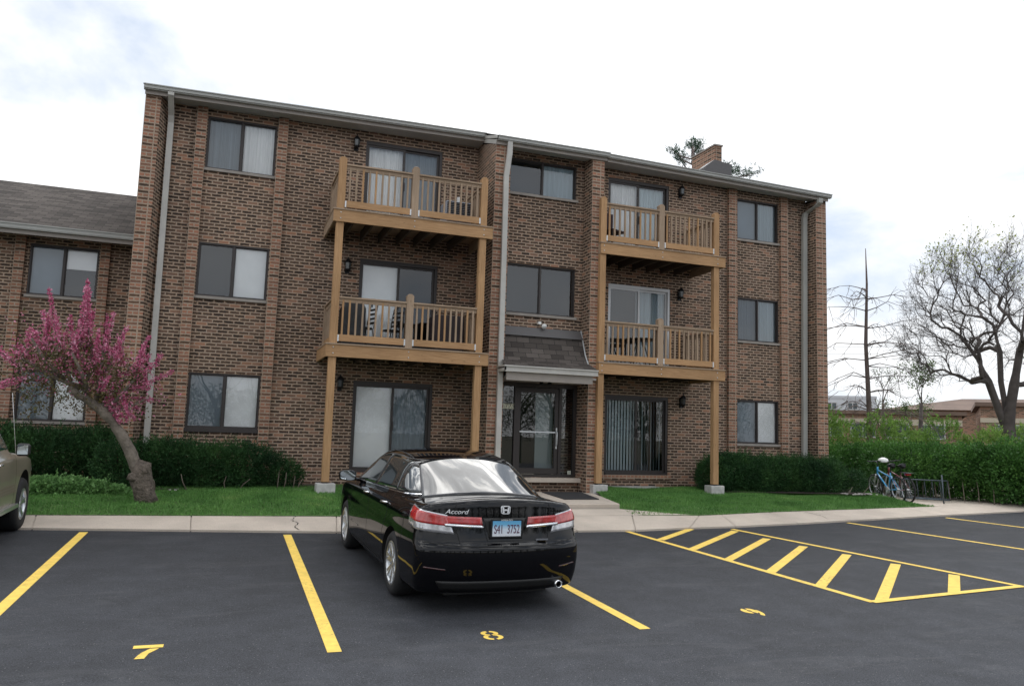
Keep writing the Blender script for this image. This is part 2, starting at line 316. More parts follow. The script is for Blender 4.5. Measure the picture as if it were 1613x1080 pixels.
# sidewalk strip: front kerb line and back line, split in slabs with joints
front = [(-40, -1.0), (-12, -3.5), (-5.2, -4.53), (-3.07, -4.87), (-.97, -5.2), (1, -5.36), (3, -5.42), (4.1, -5.44), (5.3, -5.27), (6.35, -5.17), (8, -4.9), (9.6, -4.58), (11.2, -4.28), (12.7, -3.98), (14.5, -3.66), (16.2, -3.34), (30, -.9)]
back = [(-40, -.3), (-12, -2.85), (-5.3, -3.81), (-3.1, -4.02), (-.85, -4.24), (1, -4.35), (2.9, -4.40), (4.62, -4.36), (6.0, -4.5), (6.6, -4.36), (8, -4.0), (9.6, -3.70), (11.0, -3.45), (12.4, -3.18), (13.93, -2.9), (16.1, -2.4), (30, .2)]
def topz(y): return lotz(y)+.032
mb = MB(); NP = len(front)
for i in range(NP-1):
    a, b2, c2, d = front[i], front[i+1], back[i+1], back[i]
    k = 3 if i in (1, ) else 1
    za, zb = topz(a[1]), topz(b2[1]); zc, zd = -.5, -.5
    jj = .008
    def lp(p, q, s): return tuple(p[n]+(q[n]-p[n])*s for n in range(len(p)))
    A, B, Cc, D = (*a, za), (*b2, zb), (*c2, zc), (*d, zd)
    e = jj/max(.5, math.dist(a, b2)); A1, B1, C1, D1 = lp(A, B, e), lp(A, B, 1-e), lp(D, Cc, 1-e), lp(D, Cc, e)
    mb.add([A1, B1, C1, D1], [(0, 1, 2, 3)])
    mb.add([A1, (A1[0], A1[1]-.01, -.9), (B1[0], B1[1]-.01, -.9), B1], [(0, 1, 2, 3)])
    J = [(p[0], p[1], p[2]-.02) for p in (A, B, Cc, D)]; mb.add(J, [(0, 1, 2, 3)])
o = mb.build('sidewalk', CW); tag(o, kind='structure')
mb = MB().prism([(13.6, -2.75), (14.0, -2.85), (16.1, -2.38), (30, .22), (30, 4), (14.2, 4), (14.15, .35), (13.35, -2.42)], 2, -.6, -.503)
o = mb.build('sidewalk_pad', CW); tag(o, kind='structure')
# walkway to the door and the raised landing slab
mb = MB(); mb.add([(2.2, -4.40, -.498), (4.62, -4.36, -.498), (4.62, -3.9, -.43), (2.2, -3.9, -.43)], [(0, 1, 2, 3)])
mb.add([(4.62, -3.9, -.43), (4.62, -4.36, -.498), (6.0, -4.5, -.498)], [(0, 1, 2)])
o = mb.build('walkway', CW); tag(o, kind='structure')
mb = MB(); P = [(2.75, -3.86), (4.62, -3.86), (5.3, -1.15), (2.75, -1.15)]
mb.prism(P, 2, -.6, -.335); o = mb.build('landing_slab', CW, bevel=.012); tag(o, kind='structure')
# lawn surface
def fronty(x): return float(np.interp(x, [p[0] for p in back], [p[1] for p in back]))
def lawnz(x, y):
    s = min(1, max(0, (y-fronty(x))/3.1)); return -.494+.19*s+min(1, s*5)*(.012*math.sin(x*1.7+y)+.01*math.sin(x*3.1-y*2.2))
GRASSD = mat('lawn_thatch', (.06, .13, .025), .95, noise=(5, .35), bump=(30, .5, .02))
def lawn_ok(x, y):
    if x > 2.6 and x < 4.66 + max(0, (y+3.86)/2.71*.68) and y > -4.7: return False
    if x > 4.5 and x < 6.1 and y < -4.30+(.35-(x-4.5)*.28) and y < -4.2: return y > -4.36-(x-4.62)*.1
    if x > 13.0: return y < .3 and x < 13.38+(-2.42-y)*(.55 if y < -2.42 else -.28)
    return True
vs, fs = [], []; idx = {}
xs = np.arange(-14, 15.0, .25); nrow = 16
for i, x in enumerate(xs):
    fy = fronty(x)
    for j in range(nrow): y = fy+(.6-fy)*j/(nrow-1); idx[i, j] = len(vs); vs.append((x, y, lawnz(x, y)))
for i in range(len(xs)-1):
    for j in range(nrow-1):
        q = [idx[i, j], idx[i+1, j], idx[i+1, j+1], idx[i, j+1]]
        cx = sum(vs[k][0] for k in q)/4; cy = sum(vs[k][1] for k in q)/4
        if 2.6 < cx < 6.1 and not lawn_ok(cx, cy): continue
        if cx > 13.2 and not lawn_ok(cx, cy): continue
        fs.append(tuple(q))
o = MB().add(vs, fs, None, True).build('lawn', GRASSD); tag(o, kind='structure')
gm = bpy.data.materials.new('grass_blades'); gm.use_nodes = True; t = gm.node_tree; b = t.nodes['Principled BSDF']; b.inputs['Roughness'].default_value = .6; b.inputs['Specular IOR Level'].default_value = .25
tc = N(t, 'ShaderNodeTexCoord'); n = N(t, 'ShaderNodeTexNoise', inp={'Scale': 1.1, 'Detail': 5, 'Roughness': .65}); t.links.new(tc.outputs['Object'], n.inputs[0]); n2 = N(t, 'ShaderNodeTexNoise', inp={'Scale': 40}); t.links.new(tc.outputs['Object'], n2.inputs[0])
c1 = ramp(t, [(.28, (.045, .125, .025)), (.48, (.09, .215, .048)), (.62, (.13, .275, .065)), (.75, (.24, .34, .11))], n.outputs[0]); c2 = ramp(t, [(.3, .6), (.7, 1.4)], n2.outputs[0]); t.links.new(mul(t, c1.outputs[0], c2.outputs[0]), b.inputs['Base Color'])
def grass(nb):
    X = RNG.uniform(-9.5, 14.1, nb); T = RNG.random(nb)**.8
    V = []; F = []
    pts = []
    for x, tt in zip(X, T):
        fy = fronty(x); y = fy+(-.2-fy)*tt-.035+.04*math.sin(x*7.3)*math.sin(x*2.9)
        if 4.4 < x < 6.3: y += .07
        if not lawn_ok(x, y): continue
        pts.append((x, y, lawnz(x, y)))
    P = np.array(pts); n = len(P); a = RNG.uniform(0, 2*np.pi, n); clump = .5+.5*np.sin(P[:, 0]*2.3+np.sin(P[:, 1]*3.1)*2)*np.sin(P[:, 1]*4.7+P[:, 0])
    h = RNG.uniform(.025, .06, n)*(.7+.6*clump); wd = RNG.uniform(.004, .008, n)
    d = np.stack([np.cos(a), np.sin(a), np.zeros(n)], 1); le = RNG.normal(0, .35, (n, 2))
    v0 = P-d*wd[:, None]; v1 = P+d*wd[:, None]; v2 = P+np.stack([le[:, 0]*h, le[:, 1]*h, h], 1)
    V = np.stack([v0, v1, v2], 1).reshape(-1, 3); F = np.arange(3*n).reshape(-1, 3)
    return V, F
V, F = grass(190000); o = raw_mesh('grass', V, F, gm); tag(o, 'short green lawn grass between the sidewalk and the brick walls', 'grass', kind='stuff')

# ------------------------------------------------------------------ painted markings
YEL = mat('yellow_paint', (.80, .55, .10), .75, noise=(9, .12, 8), bump=(90, .3, .003))
_t = YEL.node_tree; _b = _t.nodes['Principled BSDF']; _o = _b.inputs['Base Color'].links[0].from_socket; _c = N(_t, 'ShaderNodeTexCoord')
_n = N(_t, 'ShaderNodeTexNoise', inp={'Scale': 26, 'Detail': 6, 'Roughness': .75}); _n2 = N(_t, 'ShaderNodeTexNoise', inp={'Scale': .9, 'Detail': 3}); _t.links.new(_c.outputs['Object'], _n.inputs[0]); _t.links.new(_c.outputs['Object'], _n2.inputs[0])
_w = ramp(_t, [(.60, 0), (.68, .75)], M2(_t, 'ADD', _n.outputs[0], M2(_t, 'MULTIPLY', M2(_t, 'SUBTRACT', _n2.outputs[0], .5), .35)))
_m = N(_t, 'ShaderNodeMix', data_type='RGBA'); _t.links.new(_w.outputs[0], _m.inputs[0]); _t.links.new(_o, _m.inputs[6]); _m.inputs[7].default_value = (.10, .085, .05, 1); _t.links.new(_m.outputs[2], _b.inputs['Base Color'])
def stripe(mb, p, q, w, off=.004):
    p, q = Vector(p), Vector(q); d = (q-p).normalized(); n = Vector((-d.y, d.x))*w/2
    c = [p-n, q-n, q+n, p+n]; mb.add([(a.x, a.y, lotz(a.y)+off) for a in c], [(0, 1, 2, 3)])
def line(p, q, wd=.115, name='parking_line', lab=None):
    mb = MB(); stripe(mb, p, q, wd); o = mb.build(name, YEL); tag(o, lab, kind='structure'); return o
line((-4.495, -4.80), (-4.51, -11.1), lab='yellow bay line leading towards the tan vehicle')
line((-1.705, -5.275), (-1.745, -11.09), lab='yellow bay line between number 7 and the black car')
line((1.08, -5.38), (1.142, -10.99), lab='yellow bay line running under the right side of the black car')
line((9.36, -4.74), (10.4, -8.5)); line((12.66, -4.18), (13.9, -8.0)); line((16.0, -3.6), (17.4, -7.4))
# hatched island
h1a, h1b = Vector((3.935, -5.32)), Vector((4.34, -10.52)); h2a, h2b = Vector((6.15, -5.34)), Vector((7.12, -10.15))
mb = MB(); stripe(mb, h1a, h1b, .105, .0045); stripe(mb, h2a, h2b, .105, .0045); stripe(mb, h1b+Vector((-.02, .0)), h2b+Vector((.04, -.02)), .105, .0085)
BARS_W = [((4.079, -6.300), (5.318, -5.266)), ((4.118, -7.167), (6.067, -5.545)), ((4.151, -8.026), (6.112, -6.372)), ((4.223, -8.866), (6.245, -7.125)), ((4.307, -9.708), (6.432, -7.869)), ((4.488, -10.484), (6.610, -8.637)), ((5.782, -10.328), (6.836, -9.419))]
for a, c in BARS_W: stripe(mb, a, c, .135, .004)
o = mb.build('hatched_marking', YEL); tag(o, 'yellow hatched no-parking marking right of the black car', kind='structure')
# stencilled numbers
def arc(mb, cx, cy, r0, r1, a0, a1, X, Y, sx, sy, n=10):
    vs = []
    for i in range(n+1):
        a = R(a0+(a1-a0)*i/n)
        for r in (r0, r1): x, y = X+sx*(cx+r*math.cos(a)), Y+sy*(cy+r*math.sin(a)); vs.append((x, y, lotz(y)+.004))
    mb.add(vs, [(2*i, 2*i+1, 2*i+3, 2*i+2) for i in range(n)])
def quad(mb, pts, X, Y, sx, sy):
    vs = []
    for p in pts: x, y = X+sx*p[0], Y+sy*p[1]; vs.append((x, y, lotz(y)+.004))
    mb.add(vs, [tuple(range(len(vs)))])
mb = MB(); X, Y, sx, sy = -3.15, -10.78, .20, .35
quad(mb, [(-.55, .5), (-.55, .27), (.55, .27), (.55, .5)], X, Y, sx, sy)
quad(mb, [(.42, .21), (.08, .21), (-.22, -.1), (-.38, -.5), (-.02, -.5), (.08, -.15)], X, Y, sx, sy)
o = mb.build('painted_number', YEL); tag(o, 'yellow stencilled parking number 7', kind='structure')
mb = MB(); X, Y, sx, sy = -.35, -10.89, .20, .27
for cy, r in ((.24, .32), (-.26, .36)):
    for a0 in (-78, 102): arc(mb, 0, cy, r-.17, r, a0, a0+156, X, Y, sx*1.25, sy*.85)
o = mb.build('painted_number', YEL); tag(o, 'yellow stencilled parking number 8', kind='structure')
mb = MB(); X, Y, sx, sy = 2.62, -10.65, .19, .30
for a0 in (-70, 110): arc(mb, -.05, .2, .10, .36, a0, a0+150, X, Y, sx*1.25, sy*.95)
arc(mb, -.2, .1, .48, .68, 15, -60, X, Y, sx*1.0, sy*1.0)
o = mb.build('painted_number', YEL); tag(o, 'yellow stencilled parking number 9', kind='structure')
def walkz(x, y):
    fy = float(np.interp(x, [p[0] for p in front], [p[1] for p in front])); by_ = fronty(x); t_ = min(1, max(0, (y-fy)/(by_-fy))); return topz(fy)+t_*(-.5-topz(fy))
CRK = mat('crack_dark', (.05, .045, .04), .95)
for path in ([(-1.50, -4.17), (-1.58, -4.42), (-1.50, -4.62), (-1.56, -4.85), (-1.52, -5.10)], [(4.75, -4.60), (4.92, -4.85), (4.80, -5.05), (4.95, -5.28)], [(9.0, -3.9), (9.15, -4.2), (9.05, -4.6)]):
    mb = MB(); vs = []
    for i in range(len(path)-1):
        for k in range(6):
            s_ = k/6; x = path[i][0]*(1-s_)+path[i+1][0]*s_+random.gauss(0, .012); y = path[i][1]*(1-s_)+path[i+1][1]*s_; wd = random.uniform(.004, .014); vs += [(x-wd, y, walkz(x, y)+.003), (x+wd, y, walkz(x, y)+.003)]
    mb.add(vs, [(2*i, 2*i+1, 2*i+3, 2*i+2) for i in range(len(vs)//2-1)]); o = mb.build('sidewalk_crack', CRK); tag(o, kind='structure')
# ------------------------------------------------------------------ apartment building
BLD = empty('apartment_building', (3.7, 0, -.35), label='three storey brown brick apartment building with wooden balconies and a shingled entrance canopy', cat='building')
def part(mb, name, m, parent=BLD, **k): return mb.build(name, m, parent, **k)
def wall_grid(mb, x0, x1, z0, z1, y, holes, depth=.12):
    """front wall at y with rectangular holes (x0, x1, z0, z1) and their reveals"""
    X = sorted({x0, x1, *[h[0] for h in holes], *[h[1] for h in holes]}); Z = sorted({z0, z1, *[h[2] for h in holes], *[h[3] for h in holes]})
    for i in range(len(X)-1):
        for j in range(len(Z)-1):
            cx, cz = (X[i]+X[i+1])/2, (Z[j]+Z[j+1])/2
            if any(h[0] < cx < h[1] and h[2] < cz < h[3] for h in holes): continue
            mb.add([(X[i], y, Z[j]), (X[i+1], y, Z[j]), (X[i+1], y, Z[j+1]), (X[i], y, Z[j+1])], [(0, 1, 2, 3)])
    for a, b, c, d in holes:
        e = y+depth
        mb.add([(a, y, c), (a, y, d), (a, e, d), (a, e, c)], [(0, 1, 2, 3)]); mb.add([(b, y, c), (b, e, c), (b, e, d), (b, y, d)], [(0, 1, 2, 3)])
        mb.add([(a, y, d), (b, y, d), (b, e, d), (a, e, d)], [(0, 1, 2, 3)]); mb.add([(a, y, c), (a, e, c), (b, e, c), (b, y, c)], [(0, 1, 2, 3)])
def quadx(mb, x, y0, y1, z0, z1, flip=False):
    v = [(x, y0, z0), (x, y1, z0), (x, y1, z1), (x, y0, z1)]; mb.add(v, [(3, 2, 1, 0) if flip else (0, 1, 2, 3)])
SH = 2.778
WL = [(-3.475, -2.035, .85+SH*i, 2.01+SH*i) for i in range(3)]
DL = [(-.055, 1.765, SH*i-.02, 2.01+SH*i) for i in range(3)]
WR = [(10.11, 11.465, .86, 2.025), (10.13, 11.475, 3.61, 4.80), (10.11, 11.475, 6.41, 7.54)]
DR = [(6.20, 8.01, .0, 1.985), (6.235, 8.04, 2.70, 4.81), (6.18, 7.97, 5.5, 7.585)]
YN = -.88
WC = [(3.15, 4.915, 3.70, 4.87), (3.15, 4.89, 6.54, 7.38)]
ENT = (3.08, 5.10, -.03, 2.12)
TL, TR = 7.80, 7.79
mb = MB(); wall_grid(mb, -4.28, 2.66, -.5, TL, 0, WL+DL)
mb.add([(-4.40, -.42, -.5), (-4.28, 0, -.5), (-4.28, 0, TL), (-4.40, -.42, TL-.1)], [(0, 1, 2, 3)])
def flank(x, y0, y1, z0a, z1a, flip=False):
    v = [(x, y0, -.5), (x, y1, -.5), (x, y1, z1a), (x, y0, z0a)]; mb.add(v, [(3, 2, 1, 0) if flip else (0, 1, 2, 3)])
flank(2.655, -1.35, 0, 7.46, 7.88, True)
flank(3.02, -1.35, YN, 7.46, 7.62)
wall_grid(mb, 3.02, 5.08, -.5, 7.60, YN, [WC[0], WC[1], (3.08, 5.07, -.03, 2.12)])
flank(5.08, -1.35, YN, 7.48, 7.62, True); flank(5.39, -1.35, 0, 7.48, 7.9)
wall_grid(mb, 5.39, 12.42, -.5, TR, 0, WR+DR)
quadx(mb, 12.42, -.42, 0, -.5, 7.66, True)
quadx(mb, 12.77, -.42, 11, -.5, 7.70); quadx(mb, -4.69, -.42, 11, -.5, 7.65, True)
mb.add([(12.77, 11, -.5), (-4.69, 11, -.5), (-4.69, 11, TR), (12.77, 11, TR)], [(0, 1, 2, 3)])
mb.add([(12.77, -.42, 7.70), (12.77, 11, TR), (12.77, 5, 9.0)], [(0, 1, 2)]); mb.add([(-4.69, 11, TR), (-4.69, -.42, 7.65), (-4.69, 5, 9.0)], [(0, 1, 2)])
part(mb, 'brick_wall', BRICK)
def pier(x0, x1, y, z1, zb=None):
    mb = MB(); mb.add([(x0, y, -.5), (x1, y, -.5), (x1, y, zb or z1), (x0, y, z1)], [(0, 1, 2, 3)]); return mb
def shift_uv(o, du):
    uv = o.data.uv_layers[0].data
    for d in uv: d.uv[0] -= du
shift_uv(part(pier(-4.69, -4.395, -.422, 7.67), 'pier', BRICKP), -4.69); shift_uv(part(pier(2.655, 3.02, -1.352, 7.44), 'pier', BRICKP), 2.655)
shift_uv(part(pier(5.08, 5.39, -1.352, 7.47), 'pier', BRICKP), 5.08); shift_uv(part(pier(12.42, 12.77, -.422, 7.64), 'pier', BRICKP), 12.42)
for x0, x1, y, z1 in ((-3.70, -3.49, 0, 7.72), (-2.02, -1.81, 0, TL), (9.79, 10.05, 0, TR), (11.50, 11.73, 0, TR)):
    shift_uv(part(MB().box(x0, x1, y-.1, y+.02, -.5, z1), 'pilaster', BRICKP), x0)

# eaves: soffit, fascia, gutter; the gutters fall a little towards the downspouts
def slant(mb, x0, x1, y0, y1, za, zb, h):
    """box whose bottom runs from za at x0 to zb at x1"""
    v = [(x0, y0, za), (x1, y0, zb), (x1, y1, zb), (x0, y1, za), (x0, y0, za+h), (x1, y0, zb+h), (x1, y1, zb+h), (x0, y1, za+h)]
    mb.add(v, [(0, 3, 2, 1), (4, 5, 6, 7), (0, 1, 5, 4), (1, 2, 6, 5), (2, 3, 7, 6), (3, 0, 4, 7)]); return mb
def skew(mb, p, q, y0, y1, h, dz=0):
    """bar of height h from p to q (x, y, z of its lower edge), from y0 to y1 relative to them"""
    return slant_v(mb, p, q, y0, y1, h, dz)
def slant_v(mb, p, q, y0, y1, h, dz):
    v = [(p[0], p[1]+y0, p[2]+dz), (q[0], q[1]+y0, q[2]+dz), (q[0], q[1]+y1, q[2]+dz), (p[0], p[1]+y1, p[2]+dz)]; v += [(a, b, c+h) for a, b, c in v]
    mb.add(v, [(0, 3, 2, 1), (4, 5, 6, 7), (0, 1, 5, 4), (1, 2, 6, 5), (2, 3, 7, 6), (3, 0, 4, 7)]); return mb
LA, LB_ = (-4.70, -.45, 7.655), (2.66, -.45, 7.80)
CA, CB_ = (2.66, -1.36, 7.435), (5.44, -1.36, 7.45)
RA, RB = (5.40, -.45, 7.80), (12.80, -.45, 7.675)
for A_, B_, x0e, x1e in ((LA, LB_, -.02, 0), (CA, CB_, 0, .03), (RA, RB, 0, .05)):
    part(skew(MB(), A_, B_, -.035, .0, .19), 'fascia', TRIM)
    g = MB(); A2 = (A_[0]+x0e, A_[1], A_[2]); B2 = (B_[0]+x1e, B_[1], B_[2])
    skew(g, A2, B2, -.11, -.03, .022, .075); skew(g, A2, B2, -.135, -.10, .065, .095); skew(g, A2, B2, -.155, -.115, .022, .158); part(g, 'gutter', GUTTER)
for xx, sg in ((2.645, -1), (5.45, 1)):     # sloping rake boards where the entrance bay steps forward
    g = MB(); g.add([(xx, -1.40, 7.43), (xx, -.42, 7.79), (xx, -.42, 7.89), (xx, -1.40, 7.54)], [(0, 1, 2, 3)]); g.add([(xx+sg*.012, -1.50, 7.535), (xx+sg*.012, -.42, 7.885), (xx+sg*.012, -.42, 7.965), (xx+sg*.012, -1.50, 7.605)], [(0, 1, 2, 3)]); part(g, 'rake_board', PIPE)
part(MB().add([(-4.69, -.45, 7.67), (2.66, -.45, 7.81), (2.66, .02, TL+.01), (-4.69, .02, 7.72)], [(3, 2, 1, 0)]), 'soffit', SOFFIT)
part(MB().add([(2.66, -1.36, 7.445), (5.42, -1.36, 7.46), (5.42, -.8, 7.56), (2.66, -.8, 7.56)], [(3, 2, 1, 0)]), 'soffit', SOFFIT)
part(MB().add([(5.39, -.45, 7.81), (12.78, -.45, 7.685), (12.78, .02, 7.76), (5.39, .02, TR+.02)], [(3, 2, 1, 0)]), 'soffit', SOFFIT)
sh = bpy.data.materials.new('asphalt_shingle'); sh.use_nodes = True; t = sh.node_tree; b = t.nodes['Principled BSDF']; b.inputs['Roughness'].default_value = .95; b.inputs['Specular IOR Level'].default_value = .15
tc = N(t, 'ShaderNodeTexCoord'); bt = N(t, 'ShaderNodeTexBrick', offset=.5, inp={'Color1': (.058, .050, .045, 1), 'Color2': (.125, .108, .096, 1), 'Mortar': (.02, .02, .02, 1), 'Scale': 1, 'Mortar Size': .006, 'Mortar Smooth': .3, 'Bias': -.1, 'Brick Width': .31, 'Row Height': .14}); t.links.new(tc.outputs['UV'], bt.inputs[0])
nn = N(t, 'ShaderNodeTexNoise', inp={'Scale': 60, 'Detail': 3}); t.links.new(tc.outputs['UV'], nn.inputs[0]); gg = ramp(t, [(.3, .75), (.7, 1.3)], nn.outputs[0])
t.links.new(mul(t, bt.outputs[0], gg.outputs[0]), b.inputs['Base Color']); SHING = sh
SHINGM = mat('roof_metal', (.10, .095, .095), .5, .2)
rf = MB(); rf.add([(-4.74, -.60, 7.825), (2.67, -.60, 7.97), (2.67, 5, 8.95), (-4.74, 5, 8.95)], [(0, 1, 2, 3)]); rf.add([(2.63, -1.51, 7.605), (5.47, -1.51, 7.615), (5.47, -.6, 7.965), (2.63, -.6, 7.965)], [(0, 1, 2, 3)]); rf.add([(5.40, -.6, 7.965), (12.86, -.6, 7.845), (12.86, 5, 9.0), (5.40, 5, 9.0)], [(0, 1, 2, 3)]); rf.add([(2.66, -.6, 7.97), (5.42, -.6, 7.97), (5.42, 5, 9.0), (2.66, 5, 8.95)], [(0, 1, 2, 3)])
rf.add([(-4.74, 5, 8.95), (12.86, 5, 9.0), (12.86, 11.4, 7.5), (-4.74, 11.4, 7.5)], [(0, 1, 2, 3)]); part(rf, 'roof', SHING)
ch = MB().box(11.44, 11.70, 3.0, 4.3, 8.3, 10.27); cho = part(ch, 'chimney', BRICKP); part(MB().box(11.41, 11.73, 2.97, 4.33, 10.27, 10.32), 'chimney_cap', STONE, cho)
part(MB().prism([(10.72, 8.6), (11.72, 8.6), (11.72, 9.52), (11.1, 9.60), (10.72, 9.30)], 1, 2.5, 2.95), 'chimney_cricket', SHINGM)

# downspouts
def spout(pts, w=.115, d=.075):
    mb = MB(); P = [Vector(p) for p in pts]
    n = len(P); vs = []
    for p in P: vs += [(p.x-w/2, p.y-d/2, p.z), (p.x+w/2, p.y-d/2, p.z), (p.x+w/2, p.y+d/2, p.z), (p.x-w/2, p.y+d/2, p.z)]
    fs = [(4*i+k, 4*i+(k+1) % 4, 4*i+4+(k+1) % 4, 4*i+4+k) for i in range(n-1) for k in range(4)]
    return mb.add(vs, fs)
part(spout([(-4.165, -.10, -.35), (-4.20, -.10, 7.25), (-4.20, -.16, 7.38), (-4.205, -.42, 7.60), (-4.205, -.53, 7.68), (-4.205, -.53, 7.76)]), 'downspout', PIPE)
part(spout([(2.92, -1.41, -.35), (2.90, -1.41, 6.7), (2.955, -1.435, 7.25), (2.955, -1.435, 7.54)]), 'downspout', PIPE)
part(spout([(12.225, -.10, -.35), (12.30, -.10, 7.25), (12.31, -.14, 7.36), (12.42, -.46, 7.50), (12.42, -.58, 7.56), (12.42, -.60, 7.68)], .14, .09), 'downspout', GUTTER)

# ---- windows
def curtain_mat(name, col, scale=18, amt=.25):
    m = bpy.data.materials.new(name); m.use_nodes = True; t = m.node_tree; b = t.nodes['Principled BSDF']; b.inputs['Roughness'].default_value = .9
    tc = N(t, 'ShaderNodeTexCoord'); mp = N(t, 'ShaderNodeMapping', inp={3: (scale, .25, 1)}); t.links.new(tc.outputs['UV'], mp.inputs[0])
    n = N(t, 'ShaderNodeTexNoise', inp={'Scale': 1, 'Detail': 3, 'Distortion': .4}); t.links.new(mp.outputs[0], n.inputs[0])
    r = ramp(t, [(.3, tuple(c*(1-amt) for c in col)), (.7, col)], n.outputs[0]); t.links.new(r.outputs[0], b.inputs['Base Color'])
    b.inputs['Subsurface Weight'].default_value = 0
    return m
CUR = curtain_mat('white_curtain', (.92, .93, .93)); CURG = curtain_mat('grey_curtain', (.60, .63, .65), 12, .2); SHADE = mat('roller_shade', (.92, .93, .93), .9, noise=(1.2, .06))
VBL = mat('vertical_blind', (.72, .75, .74), .7); GLASSC2 = glass_mat('blind_glass', (.8, .87, .9), 1.0)
def make_window(x0, x1, z0, z1, y, left='shade', right='shade', lb=1.0, rb=1.0, sill='trim', frame=BRONZE, lglass=None, rglass=None, rec=.05):
    """two-light sliding window; left/right say what hangs behind each light; lb, rb how far down it comes"""
    f = MB(); w = .030; ya, yb = y+rec-.035, y+rec+.05; xm = (x0+x1)/2
    f.box(x0, x0+w, ya, yb, z0, z1); f.box(x1-w, x1, ya, yb, z0, z1); f.box(x0+w, x1-w, ya, yb, z1-w*1.15, z1); f.box(x0+w, x1-w, ya, yb, z0, z0+w)
    f.box(xm-.020, xm+.020, ya+.01, yb-.005, z0+w, z1-w*1.15)
    fo = part(f, 'window', frame)
    for a, b2, kind, fr, gm2 in ((x0+w, xm-.020, left, lb, lglass or GLASSD), (xm+.020, x1-w, right, rb, rglass or GLASS)):
        h = MB(); k = .020; yc = y+rec+(.012 if a < xm-.1 and b2 < xm else .028)
        h.box(a, a+k, yc-.012, yc+.012, z0+w, z1-w*1.15); h.box(b2-k, b2, yc-.012, yc+.012, z0+w, z1-w*1.15); h.box(a+k, b2-k, yc-.012, yc+.012, z0+w, z0+w+k); h.box(a+k, b2-k, yc-.012, yc+.012, z1-w*1.15-k, z1-w*1.15)
        part(h, 'sash', frame, fo)
        part(MB().add([(a+k, yc, z0+w+k), (b2-k, yc, z0+w+k), (b2-k, yc, z1-w*1.15-k), (a+k, yc, z1-w*1.15-k)], [(0, 1, 2, 3)]), 'pane', gm2, fo)
        zt = z1-.03; zb = zt-(zt-z0-.02)*fr
        if kind == 'shade': part(MB().box(a-.02, b2+.02, y+.115, y+.12, zb, zt), 'shade', SHADE, fo)
        elif kind in ('curtain', 'grey'):
            c = MB(); n = 26; vs = []
            for i in range(n+1): xx = a-.02+(b2-a+.04)*i/n; yy = y+.135+.018*math.sin(i*1.9)+.01*math.sin(i*.7); vs += [(xx, yy, zb), (xx, yy, zt)]
            c.add(vs, [(2*i, 2*i+2, 2*i+3, 2*i+1) for i in range(n)], None, True); part(c, 'curtain', CUR if kind == 'curtain' else CURG, fo)
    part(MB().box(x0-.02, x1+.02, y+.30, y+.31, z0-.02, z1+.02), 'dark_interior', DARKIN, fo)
    if sill: 
        part(MB().box(x0-.03, x1+.03, y-.05, y+.04, z0-.055 if sill == 'trim' else z0-.075, z0+.002), 'sill', STONE if sill == 'trim' else BRONZE, fo)
    return fo
make_window(*WL[0], 0, 'shade', 'shade', sill='bronze'); make_window(*WL[1], 0, None, 'shade', lglass=GLASSC); make_window(*WL[2], 0, 'curtain', 'curtain')
make_window(*WR[0], 0, 'shade', 'shade'); make_window(*WR[1], 0, 'grey', 'grey', rglass=GLASSC); make_window(*WR[2], 0, 'shade', 'grey', rglass=GLASSC)
make_window(*WC[0], YN, None, None, lglass=GLASSC, rglass=GLASSC, rec=.08); make_window(*WC[1], YN, None, 'grey', lglass=GLASSC, rglass=GLASSC, rec=.08)

